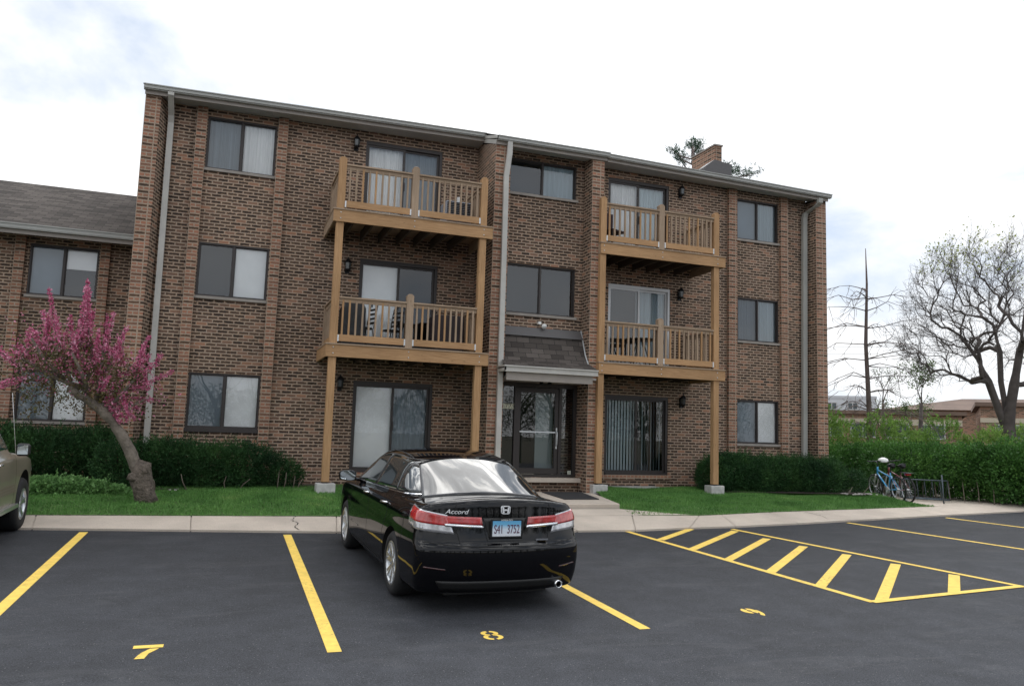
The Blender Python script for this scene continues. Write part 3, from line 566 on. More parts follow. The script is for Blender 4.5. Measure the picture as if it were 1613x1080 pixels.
# ---- sliding patio doors
def make_slider(x0, x1, z0, z1, y, left, right, frame=BRONZE, lglass=None, rglass=None):
    f = MB(); w = .055; ya, yb = y+.015, y+.11; xm = (x0+x1)/2+.0
    f.box(x0, x0+w*.6, ya, yb, z0, z1); f.box(x1-w*1.2, x1, ya, yb, z0, z1); f.box(x0+w*.6, x1-w*1.2, ya, yb, z1-w*1.5, z1); f.box(x0+w*.6, x1-w*1.2, ya-.03, yb, z0, z0+w)
    fo = part(f, 'sliding_door', frame)
    for k, (a, b2, kind, gm2) in enumerate(((x0+w*.6, xm+.02, left, lglass or GLASS), (xm-.03, x1-w*1.2, right, rglass or GLASSD))):
        yc = y+(.05 if k == 0 else .085); q = .05; h = MB(); zt = z1-w*1.5
        h.box(a, a+q, yc-.015, yc+.015, z0+w, zt); h.box(b2-q, b2, yc-.015, yc+.015, z0+w, zt); h.box(a+q, b2-q, yc-.015, yc+.015, z0+w, z0+w+q*1.2); h.box(a+q, b2-q, yc-.015, yc+.015, zt-q, zt)
        part(h, 'door_panel', frame, fo)
        part(MB().add([(a+q, yc, z0+w+q), (b2-q, yc, z0+w+q), (b2-q, yc, zt-q), (a+q, yc, zt-q)], [(0, 1, 2, 3)]), 'pane', gm2, fo)
        zc0, zc1 = z0+.03, z1-.05
        if kind == 'shade': part(MB().box(a-.01, b2, y+.13, y+.135, zc0, zc1), 'shade', SHADE, fo)
        elif kind in ('curtain', 'grey'):
            c = MB(); n = 34; vs = []
            for i in range(n+1): xx = a-.01+(b2-a)*i/n; yy = y+.155+.022*math.sin(i*1.7)+.01*math.sin(i*.6); vs += [(xx, yy, zc0), (xx, yy, zc1)]
            c.add(vs, [(2*i, 2*i+2, 2*i+3, 2*i+1) for i in range(n)], None, True); part(c, 'curtain', CUR if kind == 'curtain' else CURG, fo)
        elif kind in ('vert', 'vertopen'):
            c = MB(); st = .085; i = 0; xx = a
            while xx < b2-.02:
                an = .5 if kind == 'vert' else (1.25 if i % 3 else .75); dx, dy = .042*math.cos(an), .042*math.sin(an)
                c.add([(xx+.04-dx, y+.2-dy, zc0), (xx+.04+dx, y+.2+dy, zc0), (xx+.04+dx, y+.2+dy, zc1), (xx+.04-dx, y+.2-dy, zc1)], [(0, 1, 2, 3)]); xx += st; i += 1
            part(c, 'vertical_blind', VBL, fo)
    part(MB().box(xm+.0, xm+.03, y+.0, y+.03, z0+.95, z0+1.15), 'handle', frame, fo)
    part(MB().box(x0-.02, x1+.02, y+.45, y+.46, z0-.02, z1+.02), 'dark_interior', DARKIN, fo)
    return fo
make_slider(*DL[0], 0, 'shade', 'curtain'); make_slider(*DL[1], 0, 'shade', None); make_slider(*DL[2], 0, 'curtain', 'curtain')
make_slider(*DR[0], 0, 'vert', 'vertopen', lglass=GLASSC2, rglass=GLASSC); make_slider(*DR[1], 0, None, 'grey', frame=ALU, lglass=GLASSC, rglass=GLASSC); make_slider(*DR[2], 0, 'curtain', 'curtain', rglass=GLASSC)
part(MB().box(6.13, 8.08, -.05, .01, -.12, -.0), 'brick_sill', BRICKP); part(MB().box(-.1, 1.8, -.05, .01, -.14, -.02), 'brick_sill', BRICKP)
part(MB().box(6.3, 7.6, -.30, -.02, -.42, -.27), 'step', CONC)

# ---- entrance: storefront with door and side lights under the canopy
x0, x1, z0, z1 = ENT; y = YN; ye = y+.10
D1, D2 = 3.57, 4.62
f = MB(); f.box(x0, x0+.07, ye, ye+.1, z0, z1); f.box(x1-.10, x1-.03, ye, ye+.1, z0, z1); f.box(x0+.07, x1-.10, ye, ye+.1, z1-.10, z1); f.box(x0+.07, x1-.10, ye, ye+.1, z0, z0+.06)
f.box(D1-.06, D1, ye, ye+.1, z0+.06, z1-.1); f.box(D2, D2+.07, ye, ye+.1, z0+.06, z1-.1)
ent = part(f, 'entrance_frame', BRONZE)
part(MB().add([(x0+.07, ye+.05, z0+.06), (D1-.06, ye+.05, z0+.06), (D1-.06, ye+.05, z1-.1), (x0+.07, ye+.05, z1-.1)], [(0, 1, 2, 3)]), 'side_light', GLASSC, ent)
part(MB().add([(D2+.07, ye+.05, z0+.06), (x1-.1, ye+.05, z0+.06), (x1-.1, ye+.05, z1-.1), (D2+.07, ye+.05, z1-.1)], [(0, 1, 2, 3)]), 'side_light', GLASSC, ent)
d = MB(); yd = ye+.03; d.box(D1, D1+.10, yd, yd+.05, z0+.07, z1-.11); d.box(D2-.09, D2, yd, yd+.05, z0+.07, z1-.11); d.box(D1+.1, D2-.09, yd, yd+.05, z0+.07, z0+.20); d.box(D1+.1, D2-.09, yd, yd+.05, z1-.22, z1-.11)
dr = part(d, 'entrance_door', BRONZE)
part(MB().add([(D1+.1, yd+.025, z0+.2), (D2-.09, yd+.025, z0+.2), (D2-.09, yd+.025, z1-.22), (D1+.1, yd+.025, z1-.22)], [(0, 1, 2, 3)]), 'pane', GLASSC, dr)
h = MB(); h.tube([(D2-.045, yd-.0, 1.02), (D2-.045, yd-.05, 1.0), (D2-.045, yd-.05, .70), (D2-.045, yd, .68)], .014); h.box(D2-.06, D2-.03, yd-.012, yd, .62, 1.10); h.box(D1+.08, D2-.08, yd-.03, yd-.012, .98, 1.01)
part(h, 'handle', GALV, dr)
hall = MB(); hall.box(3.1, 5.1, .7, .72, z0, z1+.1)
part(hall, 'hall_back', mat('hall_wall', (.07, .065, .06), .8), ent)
part(MB().box(4.13, 4.57, ye+.25, ye+.28, z0+.05, z1-.05), 'inner_door', mat('inner_door_paint', (.50, .50, .47), .6), ent)
part(MB().box(4.66, 5.02, ye+.35, ye+.37, z0, 1.05), 'inner_brick', BRICK, ent)
part(MB().box(3.0, 5.075, -1.06, -.77, -.13, -.035), 'entrance_sill', CW)
# house number 1779
def text_mesh(txt, size, ext=.002, shear=0, font_scale=(1, 1)):
    c = bpy.data.curves.new('txt', 'FONT'); c.body = txt; c.size = size; c.extrude = ext; c.shear = shear; c.align_x = 'CENTER'; c.align_y = 'CENTER'
    o = bpy.data.objects.new('txt', c); COL.objects.link(o); dg = bpy.context.evaluated_depsgraph_get(); me = bpy.data.meshes.new_from_object(o.evaluated_get(dg))
    v = [tuple(p.co) for p in me.vertices]; f = [tuple(p.vertices) for p in me.polygons]
    bpy.data.objects.remove(o); bpy.data.curves.remove(c); bpy.data.meshes.remove(me); return v, f
nb_ = MB(); 
for i in range(4): nb_.box(3.20+i*.085, 3.278+i*.085, ye+.035, ye+.042, 1.50, 1.62)
np_ = part(nb_, 'number_plate', mat('plate_cream', (.62, .62, .48), .5), ent)
for i, chh in enumerate('1779'):
    v, f2 = text_mesh(chh, .13); part(MB().add([(p[0]+3.239+i*.085, ye+.033-p[2], p[1]+1.56) for p in v], f2), 'digit', BLACKM, np_)
# canopy: steep shingled mansard flaring to a gutter
can = MB(); a0, a1 = 3.02, 5.08
prof = [(YN-.015, 3.38), (-1.17, 2.82), (-1.36, 2.58), (-1.83, 2.415)]
xe = {-1.17: 5.08, -1.36: 5.09, -1.83: 5.06}; acc = 0
for (ya, za), (yb2, zb2) in zip(prof[:-1], prof[1:]):
    L = math.hypot(yb2-ya, zb2-za); can.add([(a0 if yb2 > -1.4 else 2.86, yb2, zb2), (5.08, yb2, zb2), (5.08, ya, za), (a0 if ya > -1.3 else 2.95, ya, za)], [(0, 1, 2, 3)], [[(a0, -acc-L), (a1, -acc-L), (a1, -acc), (a0, -acc)]]); acc += L
cano = part(can, 'canopy_roof', SHING)
part(MB().box(2.86, 5.07, -1.83, -1.37, 2.35, 2.40), 'canopy_deck', TRIM, cano)
part(MB().add([(3.025, YN-.025, 3.165), (5.075, YN-.025, 3.165), (5.075, YN-.01, 3.385), (3.025, YN-.01, 3.385)], [(0, 1, 2, 3)]).add([(3.025, YN-.17, 3.17), (5.075, YN-.17, 3.17), (5.075, YN-.05, 3.385), (3.025, YN-.05, 3.385)], [(0, 1, 2, 3)]), 'flashing', SHINGM, cano)
st = MB(); st.tube([(5.065, YN-.05, 3.39), (5.065, -1.20, 2.80), (5.065, -1.37, 2.57)], .016, 6); part(st, 'step_flashing', GALV, cano)
gt = MB(); gt.box(2.86, 5.07, -1.88, -1.845, 2.29, 2.38); gt.box(2.86, 5.07, -1.91, -1.86, 2.375, 2.405); gt.box(2.86, 5.07, -1.90, -1.82, 2.27, 2.29); gt.box(2.86, 2.89, -1.88, -1.36, 2.28, 2.38)
gt.box(2.84, 2.86, -1.91, -1.36, 2.375, 2.405); part(gt, 'canopy_gutter', PIPE, cano)
part(MB().box(2.92, 4.97, -1.82, -1.78, 2.09, 2.27), 'canopy_fascia', TRIM, cano)
part(MB().box(3.03, 5.07, -1.80, YN-.01, 2.19, 2.22), 'canopy_soffit', SOFFIT, cano)
part(MB().box(3.03, 5.07, YN-.05, YN+.01, 2.12, 2.19), 'lintel', TRIM)
lt = MB(); lt.box(3.95, 4.23, -1.3, -1.1, 2.16, 2.19); lt.box(3.98, 4.0, -1.28, -1.12, 2.08, 2.16); lt.box(4.18, 4.2, -1.28, -1.12, 2.08, 2.16); lt.box(3.98, 4.2, -1.28, -1.12, 2.07, 2.08)
part(lt, 'ceiling_light', BLACKM)
fl = MB(); fl.box(3.96, 4.03, YN-.10, YN, 3.47, 3.53); fo = part(fl, 'floodlight', WHITE); part(MB().lathe([(0, .0), (.05, .01), (.065, .06), (.0, .065)], (4.08, YN-.09, 3.44), (.2, -1, -.45), 14), 'lamp_head', WHITE, fo)

# wall lanterns
def lantern(x, y, z):
    b = MB().box(x-.05, x+.05, y-.02, y, z-.13, z+.13); b.tube([(x, y-.02, z-.05), (x, y-.09, z-.12), (x, y-.12, z-.06)], .009, 6)
    b.lathe([(.03, -.03), (.07, .0), (.075, .02)], (x, y-.11, z-.06), (0, 0, 1), 6, False); b.lathe([(.09, 0), (.06, .06), (.015, .10), (.012, .13)], (x, y-.11, z+.10), (0, 0, 1), 6, False)
    o = part(b, 'wall_lantern', BLACKM); part(MB().lathe([(.058, 0), (.072, .14)], (x, y-.11, z-.04), (0, 0, 1), 6, False), 'lantern_glass', mat('lantern_glass', (.06, .065, .065), .15, spec=.8), o)
for x, y, z in ((-.29, 0, 7.40), (-.34, 0, 4.53), (-.36, 0, 1.89), (8.30, 0, 7.42), (8.30, 0, 4.66), (8.39, 0, 1.86)): lantern(x, y, z)

# ------------------------------------------------------------------ neighbouring lower wing
WG = empty('neighbouring_building', (-9, 2, -.35), label='lower two storey brick building with dark shingled roof at the left edge', cat='building')
WW = [(x, x+1.37, .88+2.76*i, 2.0+2.76*i+.03*i) for i in range(2) for x in (-7.0, -11.6, -15.5)]
mb = MB(); wall_grid(mb, -24, -4.70, -.5, 5.0, 2.0, WW); part(mb, 'brick_wall', BRICK, WG)
for xx in (-7.28, -5.60, -11.9, -10.2): part(MB().box(xx, xx+.2, 1.9, 2.02, -.5, 4.98), 'pilaster', BRICKP, WG); shift_uv(bpy.data.objects[-1] if False else [o for o in bpy.data.objects if o.parent == WG and o.name.startswith('pilaster')][-1], xx)
_b = BLD
for w4 in WW:
    fo = make_window(*w4, 2.0, 'shade', 'shade', rb=(.42 if w4[2] > 2 else 1)); fo.parent = WG; fo.matrix_parent_inverse = world_of(WG).inverted()
part(MB().box(-24, -4.72, 1.34, 1.38, 4.84, 5.0), 'fascia', TRIM, WG)
g = MB(); g.box(-24, -4.72, 1.26, 1.34, 4.93, 4.95); g.box(-24, -4.72, 1.25, 1.28, 4.95, 5.03); g.box(-24, -4.72, 1.23, 1.26, 5.025, 5.05); part(g, 'gutter', GUTTER, WG)
part(MB().box(-24, -4.72, 1.36, 2.02, 4.97, 4.99), 'soffit', SOFFIT, WG)
rf = MB().add([(-24, 1.26, 5.04), (-4.70, 1.26, 5.04), (-4.70, 5.5, 7.03), (-24, 5.5, 7.03)], [(0, 1, 2, 3)], [[(-24, 0), (-4.7, 0), (-4.7, 4.68), (-24, 4.68)]])
rf.add([(-24, 5.5, 7.03), (-4.70, 5.5, 7.03), (-4.70, 10, 5.0), (-24, 10, 5.0)], [(0, 1, 2, 3)]); part(rf, 'roof', SHING, WG)

# ------------------------------------------------------------------ wooden balconies (each stack stands on its own posts)
def balcony(x0, x1, yf, yw, decks, px, label, gaps):
    T = empty('wooden_balcony', ((x0+x1)/2, yf, -.2), label=label, cat='balcony', group='two storey wooden balconies')
    pw = .15
    for i, x in enumerate(px):
        seg = [(-.12, decks[1]+1.07)] if i != 1 else [(decks[0]-.2, decks[0]+1.1), (decks[1]-.2, decks[1]+1.08)]
        for z0, z1 in seg:
            m = MB(); m.box(x, x+pw, yf+.04, yf+.04+.14, z0, z1, grain=1); m.prism([(x, z1), (x+pw, z1), (x+pw*.72, z1+.035), (x+pw*.28, z1+.035)], 1, yf+.045, yf+.175)
            m.build('post', WOOD if z0 < 0 else WOOD2, T, bevel=.006)
        if i != 1: MB().box(x-.10, x+pw+.12, yf-.03, yf+.27, -.36, -.145).build('footing', CONC, T, bevel=.01)
        if i != 1: MB().box(x-.01, x+pw+.01, yf+.03, yf+.19, -.13, -.12).build('post_base', BLACKM, T)
    for li, zd in enumerate(decks):
        zb = zd-.275
        W = WOOD if li == 0 else WOOD2
        m = MB().box(x0, x1, yf, yf+.04, zb, zd-.028, grain=1); bm_ = m.build('beam', WOOD, T)
        m = MB()
        for x in px:
            for dz in (.07, .19):
                m.lathe([(.013, 0), (.013, -.008), (0, -.010)], (x+pw/2, yf, zb+dz), (0, 1, 0), 8)
        m.build('bolt', GALV, bm_)
        MB().box(x0, x0+.04, yf+.04, yw, zb, zd-.028, grain=1).build('rim_joist', W, T); MB().box(x1-.04, x1, yf+.04, yw, zb, zd-.028, grain=1).build('rim_joist', W, T)
        xx = x0+.40
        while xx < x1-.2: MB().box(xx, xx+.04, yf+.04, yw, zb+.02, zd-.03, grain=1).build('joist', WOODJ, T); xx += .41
        m = MB(); yy = yf-.02
        while yy < yw-.02: m.box(x0-.01, x1+.01, yy, min(yy+.135, yw), zd-.028, zd, grain=1); yy += .142
        m.build('deck_boards', WOOD2, T)
        # front railing in two bays
        for k in (0, 1):
            a, b2 = px[k]+pw, px[k+1]
            r = MB(); r.box(a, b2, yf+.07, yf+.11, zd+.85, zd+.93, grain=1); r.box(a, b2, yf+.035, yf+.15, zd+.93, zd+.965, grain=1)
            rail = r.build('railing', WOOD2, T)
            MB().box(a+.005, b2-.005, yf+.045, yf+.085, zd+.05, zd+.185, grain=1).build('bottom_board', WOOD, rail)
            g2 = MB(); g2.box(a, a+.028, yf+.04, yf+.09, zd+.045, zd+.175); g2.box(b2-.028, b2, yf+.04, yf+.09, zd+.045, zd+.175); g2.build('bracket', GALV, rail)
            n = 10 if k == 0 else 11
            for i in range(n):
                xc = a+(b2-a)*(i+.62)/(n+.3); MB().box(xc-.018, xc+.018, yf+.055, yf+.092, zd+.185, zd+.90, grain=1).build('baluster', WOOD2 if random.random() < .8 else WOOD, rail)
        # side railings
        for xs_ in (x0+.10, x1-.24):
            r = MB(); r.box(xs_, xs_+.115, yf+.18, yw-.12, zd+.93, zd+.965, grain=1); r.box(xs_+.03, xs_+.07, yf+.18, yw-.12, zd+.85, zd+.93, grain=1); rail = r.build('railing', WOOD2, T)
            MB().box(xs_+.03, xs_+.07, yf+.18, yw-.12, zd+.05, zd+.185, grain=1).build('bottom_board', WOOD, rail)
            MB().box(xs_, xs_+.115, yw-.12, yw-.005, zd, zd+1.0, grain=1).build('wall_post', WOOD2, T)
            n = int((yw-yf-.3)/.13)
            for i in range(n):
                yc = yf+.2+(yw-yf-.34)*(i+.5)/n; MB().box(xs_+.033, xs_+.068, yc-.018, yc+.018, zd+.185, zd+.9, grain=1).build('baluster', WOOD2, rail)
    return T
balcony(-.90, 2.53, -1.72, -.003, (2.645, 5.42), (-.83, .71, 2.25), 'two storey wooden balcony stack left of the entrance canopy', 0)
balcony(5.27, 8.69, -1.50, -.003, (2.645, 5.455), (5.275, 6.835, 8.39), 'two storey wooden balcony stack right of the entrance canopy', 0)
# mat
o = MB().prism([(3.82, -3.02), (4.60, -3.0), (4.98, -1.30), (4.02, -1.33)], 2, -.334, -.318).build('doormat', mat('rubber', (.02, .02, .022), .9, noise=(60, .4), bump=(200, .5, .004)), None)
tag(o, 'black rubber doormat on the concrete landing at the entrance', 'doormat')
# ------------------------------------------------------------------ vehicles
def smax(a, b, k): return np.maximum(a, b)+np.maximum(k-np.abs(a-b), 0)**2/(4*k)
def smin(a, b, k): return -smax(-a, -b, k)
def ip(x, pts): # smooth-ish interpolation (monotone cubic through numpy resampling)
    P = np.array(pts, float); xs = P[:, 0]; ys = P[:, 1]
    h = np.diff(xs); dl = np.diff(ys)/h; m = np.zeros(len(xs)); m[1:-1] = np.where(dl[:-1]*dl[1:] > 0, 2*dl[:-1]*dl[1:]/(dl[:-1]+dl[1:]+1e-12), 0); m[0] = dl[0]; m[-1] = dl[-1]
    x = np.clip(x, xs[0], xs[-1]); i = np.clip(np.searchsorted(xs, x)-1, 0, len(xs)-2); t = (x-xs[i])/h[i]
    return ys[i]*(2*t**3-3*t**2+1)+m[i]*h[i]*(t**3-2*t**2+t)+ys[i+1]*(-2*t**3+3*t**2)+m[i+1]*h[i]*(t**3-t**2)
class Car:
    def __init__(s, p, nth=280):
        s.p = p; y0, y1, zc = p['spine']
        dirs, org = [], []
        th = np.linspace(0, 2*np.pi, nth, endpoint=False); rad = np.stack([np.sin(th), np.zeros(nth), -np.cos(th)], 1)
        rows = []
        for f in np.linspace(R(1.2), R(90), 46)[:-1]: rows.append((np.array([0, y0, zc]), rad*np.sin(f)+np.array([0, -np.cos(f), 0])))
        for y in np.arange(y0, y1+.001, .03): rows.append((np.array([0, y, zc]), rad))
        for f in np.linspace(R(90), R(1.2), 36)[1:]: rows.append((np.array([0, y1, zc]), rad*np.sin(f)+np.array([0, np.cos(f), 0])))
        O = np.concatenate([np.repeat(o[None], nth, 0) for o, d in rows]); D = np.concatenate([d for o, d in rows])
        lo = np.zeros(len(O)); hi = np.full(len(O), 2.6)
        for _ in range(26):
            mid = (lo+hi)/2; v = s.F(O+D*mid[:, None]); ins = v < 0; lo = np.where(ins, mid, lo); hi = np.where(ins, hi, mid)
        s.V = O+D*lo[:, None]; n = len(rows)
        i = np.arange(n-1)[:, None]; k = np.arange(nth)[None]; k2 = (k+1) % nth
        F = np.stack(np.broadcast_arrays(i*nth+k, i*nth+k2, (i+1)*nth+k2, (i+1)*nth+k), -1).reshape(-1, 4)
        s.faces = [tuple(f) for f in F.tolist()]+[tuple(range(nth))[::-1], tuple((n-1)*nth+q for q in range(nth))]
        s.bvh = BVHTree.FromPolygons([tuple(v) for v in s.V], s.faces)
    def F(s, P):
        p = s.p; x, y, z = np.abs(P[:, 0]), P[:, 1], P[:, 2]
        Wb = ip(y, p['plan'])+ip(z, p['sect'])
        top = ip(y, p['deck'])-p['crown']*(x/.9)**2
        rear = ip(z, p['rear'])+p['rearc']*(x/.9)**p['rp']; fr = ip(z, p['front'])-p['frontc']*(x/.9)**2.4
        k = p.get('k', .05)
        b = smax(x-Wb, z-top, p.get('kt', k)); b = smax(b, rear-y, k); b = smax(b, y-fr, .10); b = smax(b, p['floor']-z, .05)
        Wg = p['gw']-(np.maximum(z, 1.0)-1.0)*p['gs']-np.maximum(0, .6-y)*p['gt']-np.maximum(0, y-1.8)*.03
        yy = y - np.where(y < 1.2, p['bow'], -p['bow'])*(x/.6)**2*np.clip(np.abs(y-1.2)/.8, 0, 1)
        rf = ip(yy, p['roof'])-.040*(x/.6)**2
        g = smax(x-Wg, (z-rf)*.8, .09); g = smax(g, p['floor']+.3-z, .02)
        return smin(b, g, .03)
    def cast(s, mode, a, b, off):
        if mode == 'L': o, d = Vector((-2, a, b)), Vector((1, 0, 0))
        elif mode == 'R': o, d = Vector((2, a, b)), Vector((-1, 0, 0))
        elif mode == 'rear': o, d = Vector((a, -3, b)), Vector((0, 1, 0))
        elif mode == 'front': o, d = Vector((a, 6, b)), Vector((0, -1, 0))
        elif mode == 'top': o, d = Vector((a, b, 3)), Vector((0, 0, -1))
        else:
            yc = s.p['cyl']; t = R(a); o = Vector((2.5*math.sin(t), yc-2.5*math.cos(t), b)); d = Vector((-math.sin(t), math.cos(t), 0))
        h, n, i, dist = s.bvh.ray_cast(o, d)
        if h is None: return None
        if n.dot(d) > 0: n = -n
        return h+n*off, n
    def patch(s, name, mode, bot, top, m, parent, off=.003, n=24, rows=8, inset=.01, smooth=True, relax=0):
        def res(c, n):
            c = [Vector(q) for q in c]; L = [0]
            for i in range(1, len(c)): L.append(L[-1]+(c[i]-c[i-1]).length)
            out = []
            for k in range(n+1):
                t = L[-1]*k/n; j = max(0, min(len(c)-2, next((i-1 for i in range(1, len(L)) if L[i] >= t), len(c)-2))); q = (t-L[j])/max(1e-9, L[j+1]-L[j]); out.append(c[j].lerp(c[j+1], min(1, q)))
            return out
        B, T = res(bot, n), res(top, n); G = []; last = None
        for r in range(rows+1):
            for k in range(n+1):
                q = B[k].lerp(T[k], r/rows); h = s.cast(mode, q.x, q.y, off)
                if h is None: h = last
                last = h; G.append(h)
        vs = [g[0] for g in G]; w = n+1
        if relax:
            ss, tt = np.meshgrid(np.linspace(-1, 1, w), np.linspace(-1, 1, rows+1)); ss, tt = ss.ravel(), tt.ravel(); B_ = np.stack([ss**i*tt**j for i in (0, 1, 2, 4) for j in (0, 1, 2)], 1); Y_ = np.array([tuple(v) for v in vs])
            vs = [Vector(v) for v in B_ @ np.linalg.lstsq(B_, Y_, rcond=None)[0]]
        fs = [(r*w+k, r*w+k+1, (r+1)*w+k+1, (r+1)*w+k) for r in range(rows) for k in range(n)]
        # edge skirt, turned into the body
        ring = [k for k in range(w)]+[r*w+n for r in range(1, rows+1)]+[rows*w+k for k in range(n-1, -1, -1)]+[r*w for r in range(rows-1, 0, -1)]
        base = len(vs); vs += [vs[i]-G[i][1]*(off+inset) for i in ring]; L = len(ring)
        fs += [(ring[i], base+i, base+(i+1) % L, ring[(i+1) % L]) for i in range(L)]
        mb = MB(); mb.add(vs, fs[:rows*n], None, smooth); mb.add([], [], None); 
        for f in fs[rows*n:]: mb.f.append(f); mb.sm.append(False); mb.uv.append(None)
        mb.v = [tuple(v) for v in vs]
        o = mb.build(name, m, parent, local=True)
        # make normals face outward
        me = o.data; me.update(); bmm = bmesh.new(); bmm.from_mesh(me); bmesh.ops.recalc_face_normals(bmm, faces=bmm.faces); bmm.to_mesh(me); bmm.free()
        me.polygons[0].normal
        c = me.polygons[(rows//2)*n+n//2]; nn = G[(rows//2)*w+n//2][1]
        if c.normal.dot(nn) < 0: me.flip_normals()
        return o
    def ribbon(s, mb, mode, path, w=.006, off=.0015, n=30):
        c = [Vector(q) for q in path]; pts = []
        for i in range(len(c)-1):
            k = max(2, int(n*(c[i+1]-c[i]).length/1.0)+1)
            for j in range(k): pts.append(c[i].lerp(c[i+1], j/k))
        pts.append(c[-1]); H = [s.cast(mode, q.x, q.y, off) for q in pts]; H = [h for h in H if h]
        vs = []
        for i, (p, nn) in enumerate(H):
            d = (H[min(i+1, len(H)-1)][0]-H[max(i-1, 0)][0]).normalized(); side = d.cross(nn).normalized()*w/2; vs += [p-side, p+side]
        mb.add(vs, [(2*i, 2*i+1, 2*i+3, 2*i+2) for i in range(len(H)-1)], None, True)
    def body(s, m, parent, wheels, r, xin=.60):
        V = s.V.copy(); F = np.array([f for f in s.faces if len(f) == 4]); caps = [f for f in s.faces if len(f) != 4]; ins = np.zeros(len(V), bool); own = np.zeros((len(V), 2))
        for (wy, wz) in wheels:
            d = np.hypot(V[:, 1]-wy, V[:, 2]-wz); q = (d < r) & (np.abs(V[:, 0]) > xin); ins |= q; own[q] = (wy, wz)
        keep = ~ins[F].all(1); F = F[keep]; used = np.zeros(len(V), bool); used[F.ravel()] = True
        for i in np.nonzero(ins & used)[0]:
            wy, wz = own[i]; d = np.array([V[i, 1]-wy, V[i, 2]-wz]); n = np.linalg.norm(d)
            y2, z2 = wy+d[0]/n*r, wz+d[1]/n*r; h = s.cast('R' if V[i, 0] > 0 else 'L', y2, z2, 0)
            if h is not None and z2 > s.p['floor']+.02: V[i] = (h[0].x, y2, z2)
            elif n > r*.8: V[i, 1] = y2
        me = bpy.data.meshes.new('body'); me.from_pydata([tuple(v) for v in V], [], [tuple(f) for f in F.tolist()]+caps); me.polygons.foreach_set('use_smooth', [True]*len(me.polygons)); me.materials.append(m); me.update()
        bm = bmesh.new(); bm.from_mesh(me); bmesh.ops.delete(bm, geom=[v for v in bm.verts if not v.link_faces], context='VERTS'); bmesh.ops.recalc_face_normals(bm, faces=bm.faces); bm.to_mesh(me); bm.free()
        o = bpy.data.objects.new('body', me); COL.objects.link(o); o.parent = parent
        wm = mat('wheel_well', (.006, .006, .006), .9)
        for (wy, wz) in wheels:
            for sx in (-1, 1):
                h = s.cast('R' if sx > 0 else 'L', wy, wz+r+.01, 0); xo = abs(h[0].x)-.004
                w = MB(); n = 40; vs = []
                for i in range(n+1):
                    a = R(-25)+R(230)*i/n; y3, z3 = wy+math.cos(a)*r, wz+math.sin(a)*r; hh = s.cast('R' if sx > 0 else 'L', y3, z3, 0); xe = abs(hh[0].x)-.003 if hh else xo-.05
                    vs += [(sx*xe, y3, z3), (sx*(xin-.12), y3, z3), (sx*(xin-.12), wy, wz)]
                w.add(vs, [f for i in range(n) for f in ((3*i, 3*i+1, 3*i+4, 3*i+3), (3*i+1, 3*i+2, 3*i+5, 3*i+4))], None, False); w.build('wheel_well', wm, parent, local=True)
        return o
PAINT = mat('black_paint', (.002, .002, .003), .5, 0, .0, .75)
CGLASS = mat('car_glass', (.012, .014, .016), .015, 0, .0, 1.0)
CGLASS2 = mat('car_glass_side', (.018, .026, .028), .03, 0, .6, .6)
BADGE = mat('badge_silver', (.78, .79, .80), .35, .15)
CHROME = mat('chrome', (.75, .76, .78), .12, 1); ALLOY = mat('alloy', (.62, .64, .66), .28, .9); RUB = mat('tyre_rubber', (.014, .014, .015), .8, bump=(60, .3, .003)); GAP = mat('panel_gap', (.002, .002, .002), .8)
REDL = mat('red_lens', (.42, .012, .012), .12, 0, .8, 1.0, noise=(14, .35)); CLEARL = mat('clear_lens', (.50, .50, .52), .1, .5, .8, 1.0, noise=(25, .3)); PINKL = mat('pink_lens', (.46, .05, .05), .12, .1, .8, 1.0, noise=(25, .35))
BPLAS = mat('black_plastic', (.01, .01, .01), .45)
def wheel(parent, x, y, r, wdt, rim_r, side, spokes=7, rimm=None, name='wheel'):
    """side: +1 outer face towards +x"""
    e = MB(); s = side; e.lathe([(rim_r-.01, -wdt*.5), (r-.035, -wdt*.52), (r-.008, -wdt*.40), (r, -wdt*.2), (r, wdt*.2), (r-.008, wdt*.40), (r-.035, wdt*.52), (rim_r+.03, wdt*.54), (rim_r, wdt*.50), (rim_r-.015, wdt*.3), (rim_r-.015, -wdt*.5)], (x, y, r), (s, 0, 0), 56)
    w = e.build(name, RUB, parent, local=True)
    rm = rimm or ALLOY; q = MB()
    q.lathe([(rim_r+.004, wdt*.50), (rim_r-.012, wdt*.53), (rim_r-.02, wdt*.40), (rim_r-.03, -.05)], (x, y, r), (s, 0, 0), 48)
    q.lathe([(0, wdt*.44), (.035, wdt*.44), (.05, wdt*.40), (.055, wdt*.3)], (x, y, r), (s, 0, 0), 24)
    for k in range(spokes):
        a = 2*math.pi*k/spokes+.2
        for da in (-.13, .13) if spokes <= 7 else (0,):
            c, sn = math.cos(a+da), math.sin(a+da); c2, s2 = math.cos(a+da*.35), math.sin(a+da*.35)
            ri, ro = .04, rim_r-.008; hw0, hw1 = .019, .013
            pts = []
            for (rr, cc, ss, hw, xo) in ((ri, c2, s2, hw0, wdt*.40), (ro, c, sn, hw1, wdt*.50)):
                for sg in (-1, 1): pts.append((x+s*xo, y+cc*rr-ss*hw*sg, r+ss*rr+cc*hw*sg))
                for sg in (-1, 1): pts.append((x+s*(xo-.03), y+cc*rr-ss*hw*sg*1.4, r+ss*rr+cc*hw*sg*1.4))
            q.add(pts, [(0, 1, 5, 4), (1, 3, 7, 5), (2, 0, 4, 6), (4, 5, 7, 6)])
    q.build('rim', rm, w, local=True)
    MB().lathe([(0, wdt*.1), (rim_r-.02, wdt*.1)], (x, y, r), (s, 0, 0), 32, False).build('brake_disc', mat('brake_dark', (.02, .02, .022), .5, .5), w, local=True)
    return w

